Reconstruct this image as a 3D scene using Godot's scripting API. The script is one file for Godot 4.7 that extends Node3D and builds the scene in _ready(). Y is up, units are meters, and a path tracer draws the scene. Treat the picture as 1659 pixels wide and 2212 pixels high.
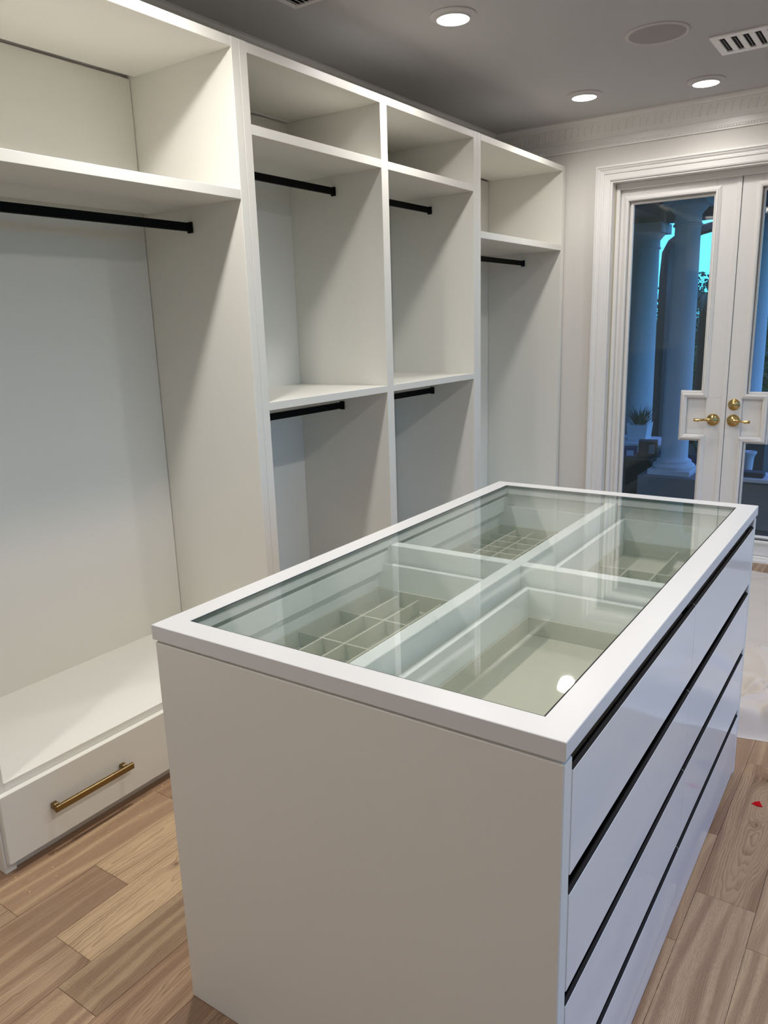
extends Node3D
# Walk-in closet: open white wardrobes along the left wall, a glass topped display island, french doors to a terrace at dusk.
# Metres. x = 0 is the front plane of the wardrobes, -z runs towards the french doors, y is up.

const CEIL := 2.80
const WALL_Z := -5.25      # inner face of the wall with the french doors
const BACK_X := -0.58      # inner face of the wall behind the wardrobes
const RIGHT_X := 4.0
const REAR_Z := 2.2
const DOOR_Z := -5.35      # inner face of the door leaves

var used := {}
var M := {}

# ------------------------------------------------------------------ helpers
func numbered(called: String) -> String:
	if not used.has(called):
		used[called] = 0
		return called
	used[called] += 1
	return "%s_%03d" % [called, used[called]]

func begin() -> SurfaceTool:
	var st := SurfaceTool.new()
	st.begin(Mesh.PRIMITIVE_TRIANGLES)
	return st

func tri(st: SurfaceTool, a: Vector3, b: Vector3, c: Vector3, n: Vector3, ua := Vector2.ZERO, ub := Vector2.ZERO, uc := Vector2.ZERO) -> void:
	var f := (b - a).cross(c - a)
	if f.length_squared() < 1e-18:
		return
	st.set_normal(n); st.set_uv(ua); st.add_vertex(a)
	if f.dot(n) > 0.0:
		st.set_normal(n); st.set_uv(uc); st.add_vertex(c)
		st.set_normal(n); st.set_uv(ub); st.add_vertex(b)
	else:
		st.set_normal(n); st.set_uv(ub); st.add_vertex(b)
		st.set_normal(n); st.set_uv(uc); st.add_vertex(c)

func quad(st: SurfaceTool, a: Vector3, b: Vector3, c: Vector3, d: Vector3, n: Vector3) -> void:
	tri(st, a, b, c, n)
	tri(st, a, c, d, n)

func fquad(st: SurfaceTool, a: Vector3, b: Vector3, c: Vector3, d: Vector3, out: Vector3) -> void:
	# flat quad whose normal is computed, turned to the side of «out»
	var n := (c - a).cross(d - b)
	if n.length_squared() < 1e-18:
		return
	n = n.normalized()
	if n.dot(out) < 0.0:
		n = -n
	quad(st, a, b, c, d, n)

# box from corner lo to corner hi with chamfered edges
func box(st: SurfaceTool, lo: Vector3, hi: Vector3, bev := 0.0015) -> void:
	var c := (lo + hi) * 0.5
	var h := (hi - lo).abs() * 0.5
	var b := minf(bev, minf(h.x, minf(h.y, h.z)) * 0.45)
	for ax in 3:
		var u := (ax + 1) % 3
		var v := (ax + 2) % 3
		for s in [-1.0, 1.0]:
			var n := Vector3.ZERO
			n[ax] = s
			var p: Array[Vector3] = []
			for q in [[-1, -1], [1, -1], [1, 1], [-1, 1]]:
				var w := Vector3.ZERO
				w[ax] = s * h[ax]
				w[u] = q[0] * (h[u] - b)
				w[v] = q[1] * (h[v] - b)
				p.append(c + w)
			quad(st, p[0], p[1], p[2], p[3], n)
		# edges parallel to ax
		for su in [-1.0, 1.0]:
			for sv in [-1.0, 1.0]:
				var p: Array[Vector3] = []
				for e in [[-1, 0], [1, 0], [1, 1], [-1, 1]]:
					var w := Vector3.ZERO
					w[ax] = e[0] * (h[ax] - b)
					w[u] = su * (h[u] - (b if e[1] == 0 else 0.0))
					w[v] = sv * (h[v] - (0.0 if e[1] == 0 else b))
					p.append(c + w)
				var n := Vector3.ZERO
				n[u] = su
				n[v] = sv
				quad(st, p[0], p[1], p[2], p[3], n.normalized())
	for sx in [-1.0, 1.0]:
		for sy in [-1.0, 1.0]:
			for sz in [-1.0, 1.0]:
				var s := Vector3(sx, sy, sz)
				tri(st, c + s * Vector3(h.x, h.y - b, h.z - b), c + s * Vector3(h.x - b, h.y, h.z - b), c + s * Vector3(h.x - b, h.y - b, h.z), s.normalized())

# convex or simple polygon in the plane (ax u, ax v), pushed along the third axis from a to b
func prism(st: SurfaceTool, pts: PackedVector2Array, to3: Callable, a: float, b: float, caps := true) -> void:
	var n := pts.size()
	var area := 0.0
	for i in n:
		area += pts[i].x * pts[(i + 1) % n].y - pts[(i + 1) % n].x * pts[i].y
	for i in n:
		var p := pts[i]
		var q := pts[(i + 1) % n]
		var o := Vector2(q.y - p.y, p.x - q.x) * (1.0 if area > 0 else -1.0)
		var out: Vector3 = to3.call(o, 0.0) - to3.call(Vector2.ZERO, 0.0)
		fquad(st, to3.call(p, a), to3.call(q, a), to3.call(q, b), to3.call(p, b), out)
	if caps:
		var along: Vector3 = (to3.call(Vector2.ZERO, 1.0) - to3.call(Vector2.ZERO, 0.0)).normalized() * signf(b - a)
		var idx := Geometry2D.triangulate_polygon(pts)
		for k in range(0, idx.size(), 3):
			tri(st, to3.call(pts[idx[k]], a), to3.call(pts[idx[k + 1]], a), to3.call(pts[idx[k + 2]], a), -along)
			tri(st, to3.call(pts[idx[k]], b), to3.call(pts[idx[k + 1]], b), to3.call(pts[idx[k + 2]], b), along)

func along_x(p: Vector2, t: float) -> Vector3: return Vector3(t, p.y, p.x)   # profile (z, y)
func along_z(p: Vector2, t: float) -> Vector3: return Vector3(p.x, p.y, t)   # profile (x, y)
func along_y(p: Vector2, t: float) -> Vector3: return Vector3(p.x, t, p.y)   # profile (x, z)

# profile of (radius, height) turned about an axis through «at»
func lathe(st: SurfaceTool, prof: PackedVector2Array, at := Vector3.ZERO, axis := Vector3.UP, seg := 32, smooth := true) -> void:
	var up := axis.normalized()
	var side := up.cross(Vector3.RIGHT if absf(up.x) < 0.9 else Vector3.UP).normalized()
	var fro := side.cross(up)
	var nrm: Array[Vector2] = []
	for i in prof.size() - 1:
		var d := prof[i + 1] - prof[i]
		nrm.append(Vector2(d.y, -d.x).normalized())
	for i in prof.size() - 1:
		var n0 := nrm[i]
		var n1 := nrm[i]
		if smooth:
			if i > 0 and nrm[i - 1].dot(nrm[i]) > 0.75: n0 = (nrm[i - 1] + nrm[i]).normalized()
			if i < nrm.size() - 1 and nrm[i + 1].dot(nrm[i]) > 0.75: n1 = (nrm[i + 1] + nrm[i]).normalized()
		for k in seg:
			var a0 := TAU * k / seg
			var a1 := TAU * (k + 1) / seg
			var d0 := side * cos(a0) + fro * sin(a0)
			var d1 := side * cos(a1) + fro * sin(a1)
			var v := [at + d0 * prof[i].x + up * prof[i].y, at + d1 * prof[i].x + up * prof[i].y, at + d1 * prof[i + 1].x + up * prof[i + 1].y, at + d0 * prof[i + 1].x + up * prof[i + 1].y]
			var m := [d0 * n0.x + up * n0.y, d1 * n0.x + up * n0.y, d1 * n1.x + up * n1.y, d0 * n1.x + up * n1.y]
			for t in [[0, 1, 2], [0, 2, 3]]:
				var f: Vector3 = (v[t[1]] - v[t[0]]).cross(v[t[2]] - v[t[0]])
				if f.length_squared() < 1e-18: continue
				var order: Array = t if f.dot(m[t[0]]) <= 0.0 else [t[0], t[2], t[1]]
				for j in order:
					st.set_normal(m[j]); st.set_uv(Vector2.ZERO); st.add_vertex(v[j])

# round bar through points with a radius each
func tube(st: SurfaceTool, pts: PackedVector3Array, rad: PackedFloat32Array, seg := 12) -> void:
	for i in pts.size() - 1:
		var d := (pts[i + 1] - pts[i]).normalized()
		var side := d.cross(Vector3.UP if absf(d.y) < 0.9 else Vector3.RIGHT).normalized()
		var fro := side.cross(d)
		for k in seg:
			var a0 := TAU * k / seg
			var a1 := TAU * (k + 1) / seg
			var d0 := side * cos(a0) + fro * sin(a0)
			var d1 := side * cos(a1) + fro * sin(a1)
			var v := [pts[i] + d0 * rad[i], pts[i] + d1 * rad[i], pts[i + 1] + d1 * rad[i + 1], pts[i + 1] + d0 * rad[i + 1]]
			var m := [d0, d1, d1, d0]
			for t in [[0, 1, 2], [0, 2, 3]]:
				var f: Vector3 = (v[t[1]] - v[t[0]]).cross(v[t[2]] - v[t[0]])
				if f.length_squared() < 1e-18: continue
				var order: Array = t if f.dot(m[t[0]]) <= 0.0 else [t[0], t[2], t[1]]
				for j in order:
					st.set_normal(m[j]); st.set_uv(Vector2.ZERO); st.add_vertex(v[j])
	for e in [0, pts.size() - 1]:
		var o: int = 1 if e == 0 else pts.size() - 2
		var d := (pts[e] - pts[o]).normalized()
		var side := d.cross(Vector3.UP if absf(d.y) < 0.9 else Vector3.RIGHT).normalized()
		var fro := side.cross(d)
		for k in seg:
			var a0 := TAU * k / seg
			var a1 := TAU * (k + 1) / seg
			tri(st, pts[e], pts[e] + (side * cos(a0) + fro * sin(a0)) * rad[e], pts[e] + (side * cos(a1) + fro * sin(a1)) * rad[e], d)

# moulding swept along a mitred path in the plane z = z0; profile points are (outwards from the path, towards the room)
func sweep(st: SurfaceTool, path: PackedVector2Array, prof: PackedVector2Array, z0: float, closed: bool, sign_out := 1.0) -> void:
	var n := path.size()
	var rings: Array = []
	for i in n:
		var before := path[(i - 1 + n) % n] if closed or i > 0 else path[i] * 2.0 - path[i + 1]
		var after := path[(i + 1) % n] if closed or i < n - 1 else path[i] * 2.0 - path[i - 1]
		var d0 := (path[i] - before).normalized()
		var d1 := (after - path[i]).normalized()
		var o0 := Vector2(d0.y, -d0.x) * sign_out
		var o1 := Vector2(d1.y, -d1.x) * sign_out
		var m := (o0 + o1).normalized()
		m /= maxf(m.dot(o0), 0.2)
		var ring: Array[Vector3] = []
		for p in prof:
			var q := path[i] + m * p.x
			ring.append(Vector3(q.x, q.y, z0 + p.y))
		rings.append(ring)
	for i in (n if closed else n - 1):
		var a: Array = rings[i]
		var b: Array = rings[(i + 1) % n]
		var d := (path[(i + 1) % n] - path[i]).normalized()
		var o := Vector2(d.y, -d.x) * sign_out
		for k in prof.size() - 1:
			var e := prof[k + 1] - prof[k]
			var nn := Vector2(-e.y, e.x)          # profile runs from inside to outside, so this points to the room
			fquad(st, a[k], a[k + 1], b[k + 1], b[k], Vector3(o.x * nn.x, o.y * nn.x, nn.y))
	if not closed:
		for e in [0, n - 1]:
			var r: Array = rings[e]
			var dd := (path[1] - path[0]) * -1.0 if e == 0 else path[n - 1] - path[n - 2]
			for k in range(1, r.size() - 1):
				tri(st, r[0], r[k], r[k + 1], Vector3(dd.x, dd.y, 0).normalized())

func obj(called: String, st: SurfaceTool, m: Material, parent: Node = null, pos := Vector3.ZERO) -> MeshInstance3D:
	var o := MeshInstance3D.new()
	o.mesh = st.commit()
	o.material_override = m
	o.cast_shadow = GeometryInstance3D.SHADOW_CASTING_SETTING_ON
	o.position = pos
	if parent == null:
		o.name = numbered(called)
		add_child(o, true)
	else:
		o.name = called
		parent.add_child(o, true)
	return o

func tag(o: Node, label: String, category: String, group := "", kind := "") -> void:
	o.set_meta("label", label)
	o.set_meta("category", category)
	if group: o.set_meta("group", group)
	if kind: o.set_meta("kind", kind)

func thing(called: String, label: String, category: String, at := Vector3.ZERO, turn := 0.0, group := "") -> Node3D:
	var o := Node3D.new()
	o.name = numbered(called)
	add_child(o, true)
	o.position = at
	o.rotation.y = turn
	tag(o, label, category, group)
	return o

func struct(o: Node, label := "", category := "") -> Node:
	o.set_meta("kind", "structure")
	if label: o.set_meta("label", label)
	if category: o.set_meta("category", category)
	return o

func mat(c: Color, rough := 0.5, metal := 0.0, spec := 0.5) -> StandardMaterial3D:
	var m := StandardMaterial3D.new()
	m.albedo_color = c
	m.roughness = rough
	m.metallic = metal
	m.metallic_specular = spec
	return m

func noise(s: int, f: float, type := FastNoiseLite.TYPE_SIMPLEX_SMOOTH, oct := 1) -> FastNoiseLite:
	var n := FastNoiseLite.new()
	n.seed = s
	n.frequency = f
	n.noise_type = type
	n.fractal_type = FastNoiseLite.FRACTAL_FBM if oct > 1 else FastNoiseLite.FRACTAL_NONE
	n.fractal_octaves = oct
	return n

func noise_tex(s: int, f: float, size: int, oct: int, normal: bool, bump := 1.0) -> NoiseTexture2D:
	var t := NoiseTexture2D.new()
	t.width = size; t.height = size; t.seamless = true
	t.noise = noise(s, f, FastNoiseLite.TYPE_SIMPLEX_SMOOTH, oct)
	t.as_normal_map = normal
	t.bump_strength = bump
	return t

# ------------------------------------------------------------------ the scene
func _ready() -> void:
	# --- camera
	var cam := Camera3D.new()
	cam.name = "camera"
	cam.keep_aspect = Camera3D.KEEP_HEIGHT
	cam.fov = 67.3476
	cam.near = 0.02
	cam.far = 200.0
	add_child(cam)
	cam.transform = Transform3D(Basis.from_euler(Vector3.ZERO), Vector3(2.088, 1.566, 0.0))
	cam.transform.basis = Basis(Vector3.UP, 0.6077) * Basis(Vector3.RIGHT, -0.2391) * Basis(Vector3.BACK, -0.0303)
	cam.current = true
	# --- sky at dusk and exposure
	var we := WorldEnvironment.new()
	we.name = "environment"
	var env := Environment.new()
	var sm := ProceduralSkyMaterial.new()
	sm.sky_top_color = Color(0.40, 0.52, 0.88)
	sm.sky_horizon_color = Color(0.27, 0.74, 0.90)
	sm.sky_curve = 0.20
	sm.ground_horizon_color = Color(0.12, 0.25, 0.33)
	sm.ground_bottom_color = Color(0.04, 0.07, 0.10)
	sm.sky_energy_multiplier = 1.0
	var sky := Sky.new()
	sky.sky_material = sm
	env.background_mode = Environment.BG_SKY
	env.sky = sky
	env.background_energy_multiplier = 2.5
	env.tonemap_mode = Environment.TONE_MAPPER_LINEAR
	env.tonemap_exposure = 1.0
	env.sdfgi_enabled = true
	env.ssao_enabled = true
	env.ssil_enabled = true
	we.environment = env
	add_child(we)
	materials()
	# --- recessed downlights: the three that the photograph shows, then the rest of the room's grid
	var LIGHT := 1.30
	var TINT := Color(1.0, 0.985, 0.972)
	var spots := [
		[Vector2(0.334, -3.131), "round recessed ceiling downlight nearest the camera, above the glass island's closet side", 1.03],
		[Vector2(0.345, -4.623), "round recessed ceiling downlight near the crown moulding, left one of the far pair", 0.85],
		[Vector2(0.960, -4.802), "round recessed ceiling downlight beside the french doors, right one of the far pair", 0.60],
		[Vector2(0.335, -1.64), "round recessed ceiling downlight above the floor before the wide left wardrobe", 1.95],
		[Vector2(0.335, -0.15), "round recessed ceiling downlight at the near end of the wardrobe row", 1.50],
		[Vector2(2.20, -2.95), "round recessed ceiling downlight over the drop cloth side of the room", 1.65],
		[Vector2(2.20, -1.25), "round recessed ceiling downlight over the aisle beside the island drawers", 1.75],
		[Vector2(2.20, 0.55), "round recessed ceiling downlight just behind the camera", 0.52],
		[Vector2(3.40, -4.30), "round recessed ceiling downlight in the far right corner of the ceiling", 0.70],
		[Vector2(0.60, 1.35), "round recessed ceiling downlight by the rear wall, wardrobe side", 0.30],
		[Vector2(-0.34, 0.25), "round recessed ceiling downlight close to the left wall behind the camera", 0.30],
		[Vector2(3.40, -0.40), "round recessed ceiling downlight before the right hand window", 0.50],
	]
	for s in spots:
		downlight(s[0], s[1], LIGHT * s[2], TINT)
	# --- structure
	room()
	floor_planks()
	crown()
	french_doors()
	right_window()
	# --- furniture
	wardrobes()
	island()
	# --- terrace outside
	terrace()
	# --- small things
	ceiling_things()
	drop_cloth()
	litter()

func materials() -> void:
	M.wall = mat(Color(0.86, 0.845, 0.82), 0.75)
	M.wall.normal_enabled = true
	M.wall.normal_texture = noise_tex(3, 0.12, 256, 3, true, 2.0)
	M.wall.normal_scale = 0.12
	M.wall.uv1_triplanar = true
	M.wall.uv1_world_triplanar = true
	M.wall.uv1_scale = Vector3(6, 6, 6)
	M.ceiling = mat(Color(0.765, 0.76, 0.76), 0.85)
	M.fitting = mat(Color(0.80, 0.79, 0.785), 0.6)
	M.grille_white = mat(Color(0.96, 0.955, 0.95), 0.35)
	M.trim = mat(Color(0.91, 0.90, 0.885), 0.35)
	M.lacquer = mat(Color(0.885, 0.877, 0.843), 0.42)
	M.lacquer.normal_enabled = true
	M.lacquer.normal_texture = noise_tex(9, 0.35, 256, 2, true, 1.5)
	M.lacquer.normal_scale = 0.05
	M.lacquer.uv1_triplanar = true
	M.lacquer.uv1_world_triplanar = true
	M.lacquer.uv1_scale = Vector3(9, 9, 9)
	M.top = mat(Color(0.855, 0.855, 0.85), 0.30)
	M.gloss = mat(Color(0.92, 0.915, 0.905), 0.09, 0.0, 0.6)
	M.inside = mat(Color(0.865, 0.885, 0.868), 0.45)
	M.tray = mat(Color(0.725, 0.715, 0.645), 0.8)
	M.black = mat(Color(0.022, 0.022, 0.024), 0.6, 0.0, 0.22)
	M.lip = mat(Color(0.15, 0.135, 0.125), 0.6, 0.0, 0.2)
	M.dark = mat(Color(0.02, 0.02, 0.022), 0.8)
	M.bronze = mat(Color(0.52, 0.44, 0.30), 0.26, 1.0)
	M.brass = mat(Color(0.80, 0.70, 0.48), 0.13, 1.0)
	M.white_metal = mat(Color(0.90, 0.89, 0.88), 0.4)
	M.speaker = mat(Color(0.66, 0.645, 0.64), 0.9)
	M.vane = mat(Color(0.30, 0.30, 0.30), 0.6)
	M.glow = mat(Color(1, 1, 1), 0.5)
	M.glow.emission_enabled = true
	M.glow.emission = Color(1.0, 0.975, 0.94)
	M.glow.emission_energy_multiplier = 9.0
	M.pane = mat(Color(0.70, 0.80, 0.78, 0.02), 0.02)
	M.pane.metallic_specular = 0.34
	M.pane.transparency = BaseMaterial3D.TRANSPARENCY_ALPHA
	M.glass_top = mat(Color(0.72, 0.92, 0.86, 0.045), 0.02)
	M.glass_top.metallic_specular = 0.49
	M.glass_top.transparency = BaseMaterial3D.TRANSPARENCY_ALPHA
	M.glass_edge = mat(Color(0.05, 0.10, 0.10), 0.2)
	M.cloth = mat(Color(0.80, 0.77, 0.74), 0.95)
	M.stone = mat(Color(0.86, 0.87, 0.88), 0.7)
	M.stone.normal_enabled = true
	M.stone.normal_texture = noise_tex(5, 0.08, 256, 4, true, 3.0)
	M.stone.normal_scale = 0.25
	M.stone.uv1_triplanar = true
	M.stone.uv1_scale = Vector3(3, 3, 3)
	M.stucco_dark = mat(Color(0.29, 0.30, 0.28), 0.85)
	M.pier = mat(Color(0.50, 0.51, 0.51), 0.85)
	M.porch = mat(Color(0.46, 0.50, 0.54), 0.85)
	M.leaf = mat(Color(0.13, 0.34, 0.22), 0.6)
	M.leaf2 = mat(Color(0.24, 0.46, 0.20), 0.6)
	M.leaf_red = mat(Color(0.42, 0.13, 0.16), 0.6)
	for l in [M.leaf, M.leaf2, M.leaf_red]:
		l.backlight_enabled = true
		l.backlight = l.albedo_color * 0.6
	M.trunk = mat(Color(0.20, 0.15, 0.11), 0.9)
	M.dirt = mat(Color(0.16, 0.20, 0.14), 0.95)

# ------------------------------------------------------------------ downlight
func downlight(p: Vector2, label: String, energy: float, tint: Color) -> void:
	var t := thing("ceiling_downlight", label, "downlight", Vector3(p.x, CEIL, p.y), 0.0, "recessed ceiling downlights")
	var st := begin()
	lathe(st, PackedVector2Array([Vector2(0.097, 0.0), Vector2(0.097, -0.004), Vector2(0.093, -0.007), Vector2(0.080, -0.009), Vector2(0.072, -0.012), Vector2(0.068, -0.018), Vector2(0.066, -0.010)]), Vector3.ZERO, Vector3.UP, 48)
	obj("trim_ring", st, M.fitting, t)
	st = begin()
	lathe(st, PackedVector2Array([Vector2(0.067, -0.010), Vector2(0.066, -0.017), Vector2(0.055, -0.0205), Vector2(0.03, -0.022), Vector2(0.0, -0.0225)]), Vector3.ZERO, Vector3.UP, 48)
	obj("light_lens", st, M.glow, t)
	var l := SpotLight3D.new()
	l.name = "lamp"
	l.light_size = 0.056
	l.light_energy = energy
	l.light_color = tint
	l.shadow_enabled = true
	l.spot_range = 14.0
	l.spot_attenuation = 2.0
	l.spot_angle = 89.5
	l.spot_angle_attenuation = 1.0
	l.position = Vector3(0, -0.030, 0)
	l.rotation_degrees = Vector3(-90, 0, 0)
	t.add_child(l)

# ------------------------------------------------------------------ room shell
func room() -> void:
	var st := begin()
	box(st, Vector3(BACK_X - 0.15, -0.1, WALL_Z - 0.30), Vector3(BACK_X, CEIL, REAR_Z + 0.15), 0.0)
	struct(obj("wall_left", st, M.wall), "pale painted wall behind the open wardrobes", "wall")
	st = begin()
	var ox0 := 0.302
	var ox1 := 1.830
	var oh := 2.428
	box(st, Vector3(BACK_X, -0.1, WALL_Z - 0.30), Vector3(ox0, CEIL, WALL_Z), 0.0)
	box(st, Vector3(ox1, -0.1, WALL_Z - 0.30), Vector3(RIGHT_X + 0.15, CEIL, WALL_Z), 0.0)
	box(st, Vector3(ox0, oh, WALL_Z - 0.30), Vector3(ox1, CEIL, WALL_Z), 0.0)
	box(st, Vector3(ox0, -0.6, WALL_Z - 0.30), Vector3(ox1, 0.0, WALL_Z), 0.0)
	struct(obj("wall_far", st, M.wall), "pale painted wall round the french doors", "wall")
	st = begin()
	box(st, Vector3(BACK_X, -0.1, REAR_Z), Vector3(RIGHT_X, CEIL, REAR_Z + 0.15), 0.0)
	struct(obj("wall_rear", st, M.wall), "pale painted wall behind the camera", "wall")
	st = begin()
	var wz0 := -4.7
	var wz1 := 0.1
	box(st, Vector3(RIGHT_X, -0.1, WALL_Z), Vector3(RIGHT_X + 0.15, CEIL, wz0), 0.0)
	box(st, Vector3(RIGHT_X, -0.1, wz1), Vector3(RIGHT_X + 0.15, CEIL, REAR_Z + 0.15), 0.0)
	box(st, Vector3(RIGHT_X, 2.45, wz0), Vector3(RIGHT_X + 0.15, CEIL, wz1), 0.0)
	box(st, Vector3(RIGHT_X, -0.1, wz0), Vector3(RIGHT_X + 0.15, 0.15, wz1), 0.0)
	struct(obj("wall_right", st, M.wall), "pale painted wall with the large window", "wall")
	st = begin()
	box(st, Vector3(BACK_X - 0.15, CEIL, WALL_Z - 0.30), Vector3(RIGHT_X + 0.15, CEIL + 0.12, REAR_Z + 0.15), 0.0)
	struct(obj("ceiling", st, M.ceiling), "flat matt white ceiling with recessed fittings", "ceiling")
	for b in [[0.0, 0.213], [1.92, RIGHT_X]]:
		st = begin()
		box(st, Vector3(b[0], 0.0, WALL_Z), Vector3(b[1], 0.13, WALL_Z + 0.016), 0.004)
		struct(obj("baseboard_far", st, M.trim), "white baseboard along the far wall", "baseboard")

func right_window() -> void:
	var w := Node3D.new()
	w.name = "window_1"
	add_child(w)
	w.position = Vector3(RIGHT_X + 0.05, 0.15, -2.3)
	struct(w, "wide white framed window in the right hand wall", "window")
	var st := begin()
	box(st, Vector3(0, 0, -2.4), Vector3(0.06, 0.07, 2.4), 0.003)
	box(st, Vector3(0, 2.23, -2.4), Vector3(0.06, 2.30, 2.4), 0.003)
	for k in 5:
		var z := -2.4 + k * 1.1825
		box(st, Vector3(0, 0.07, z), Vector3(0.06, 2.23, z + 0.07), 0.003)
	obj("window_frame", st, M.trim, w)
	for k in 4:
		var z := -2.33 + k * 1.1825
		st = begin()
		box(st, Vector3(0.028, 0.07, z), Vector3(0.034, 2.23, z + 1.1125), 0.0)
		obj("pane", st, M.pane, w)

# ------------------------------------------------------------------ floor
func wood_texture(s: int) -> ImageTexture:
	var W := 144
	var H := 1152
	var rng := RandomNumberGenerator.new()
	rng.seed = 1000 + s * 77
	var nw := noise(s * 5 + 1, 3.0)
	var nf := noise(s * 5 + 2, 1.0)
	var nb := noise(s * 5 + 3, 2.2)
	var nfine := noise(s * 5 + 4, 1.0)
	# per board kind: [heartwood amount, ring cone slope, rings per metre, pith height, line strength, pith offset, tone]
	var kind: Array = [
		[0.02, 0.050, 150.0, -0.012, 0.62, 0.030, 1.04],
		[0.95, 0.018, 190.0, -0.006, 0.34, 0.020, 0.97],
		[0.45, 0.010, 260.0, 0.010, 0.50, 0.150, 0.98],
		[0.80, 0.042, 130.0, -0.020, 0.50, -0.025, 0.95],
		[0.50, 0.060, 165.0, -0.030, 0.50, 0.004, 1.0],
		[0.90, 0.028, 230.0, -0.010, 0.28, -0.035, 1.02],
		[0.70, 0.012, 210.0, 0.012, 0.72, -0.120, 0.90]][s]
	var u0: float = kind[5]
	var h0: float = kind[3]
	var sl: float = kind[1]
	var fr: float = kind[2]
	var knots: Array = []
	if s == 0: knots = [[-0.026, 0.86, 0.013]]
	if s == 4: knots = [[0.004, 0.52, 0.021], [0.012, 0.80, 0.012]]
	if s == 3: knots = [[0.05, 0.25, 0.014]]
	var light: Color = Color(0.74, 0.635, 0.51) * float(kind[6])
	var brown: Color = Color(0.620, 0.505, 0.405) * float(kind[6])
	var deep: Color = Color(0.36, 0.27, 0.20)
	var bytes := PackedByteArray()
	bytes.resize(W * H * 3)
	var at := 0
	for j in H:
		var y := 1.23 * j / H
		for i in W:
			var x := (float(i) / W - 0.5) * 0.154
			var wob := nw.get_noise_2d(x * 1.5, y * 0.45) * 0.016 + nw.get_noise_2d(x * 9.0 + 40.0, y * 1.6) * 0.0035
			var a := x - u0 + wob
			var b := h0 + sl * y + wob * 0.8
			var r := sqrt(a * a + b * b)
			var dark := 0.0
			for k in knots:
				var dx: float = x - k[0]
				var dy: float = (y - k[1]) * 0.55
				var q: float = (dx * dx + dy * dy) / (k[2] * k[2])
				r += 0.020 * exp(-q * 0.35)
				dark = maxf(dark, exp(-q * 9.0))
				dark = maxf(dark, 0.35 * exp(-q * 1.2))
			var ph := r * fr + nf.get_noise_2d(x * 55.0, y * 9.0) * 0.30 + nf.get_noise_2d(x * 16.0 + 5.0, y * 30.0) * 0.10
			var t := ph - floorf(ph)
			var line := t * t * t * (1.0 - smoothstep(0.93, 1.0, t))
			line *= 0.45 + 0.55 * clampf(nb.get_noise_2d(r * 14.0 + 7.0, y * 0.5) + 0.6, 0.0, 1.0)
			var heart := smoothstep(-0.25, 0.35, nb.get_noise_2d(r * 11.0, s * 3.0 + y * 0.30) * 0.75 + (float(kind[0]) - 0.5) * 0.9)
			var fib := nfine.get_noise_2d(x * 1500.0, y * 18.0) * 0.5 + nfine.get_noise_2d(x * 420.0 + 9.0, y * 5.0) * 0.5
			var c := light.lerp(brown, heart * 0.9)
			c = c.lerp(deep, clampf(line * float(kind[4]) * 1.15 + dark * 0.9, 0.0, 0.95))
			var g := 1.0 + fib * 0.085
			bytes[at] = int(clampf(c.r * g, 0, 1) * 255)
			bytes[at + 1] = int(clampf(c.g * g, 0, 1) * 255)
			bytes[at + 2] = int(clampf(c.b * g, 0, 1) * 255)
			at += 3
	return ImageTexture.create_from_image(Image.create_from_data(W, H, false, Image.FORMAT_RGB8, bytes))

func plank_mesh(w: float, l: float, v0: float, flip: bool) -> ArrayMesh:
	var st := begin()
	var t := 0.008
	var b := 0.0009
	var g := 0.0004
	var x0 := g; var x1 := w - g; var z0 := g; var z1 := l - g
	var uv := func(x: float, z: float) -> Vector2:
		var u := x / w
		return Vector2(1.0 - u if flip else u, v0 + z / 1.23)
	var ring := func(i: float, y: float) -> Array:
		return [Vector3(x0 + i, y, z0 + i), Vector3(x1 - i, y, z0 + i), Vector3(x1 - i, y, z1 - i), Vector3(x0 + i, y, z1 - i)]
	var top: Array = ring.call(b, 0.0)
	var mid: Array = ring.call(0.0, -b)
	var low: Array = ring.call(0.0, -t)
	var put := func(a: Vector3, bb: Vector3, c: Vector3, n: Vector3) -> void:
		tri(st, a, bb, c, n, uv.call(a.x, a.z), uv.call(bb.x, bb.z), uv.call(c.x, c.z))
	put.call(top[0], top[1], top[2], Vector3.UP)
	put.call(top[0], top[2], top[3], Vector3.UP)
	var out := [Vector3(0, 0, -1), Vector3(1, 0, 0), Vector3(0, 0, 1), Vector3(-1, 0, 0)]
	for k in 4:
		var n: Vector3 = (out[k] + Vector3.UP).normalized()
		put.call(top[k], top[(k + 1) % 4], mid[(k + 1) % 4], n)
		put.call(top[k], mid[(k + 1) % 4], mid[k], n)
		put.call(mid[k], mid[(k + 1) % 4], low[(k + 1) % 4], out[k])
		put.call(mid[k], low[(k + 1) % 4], low[k], out[k])
	return st.commit()

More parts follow.
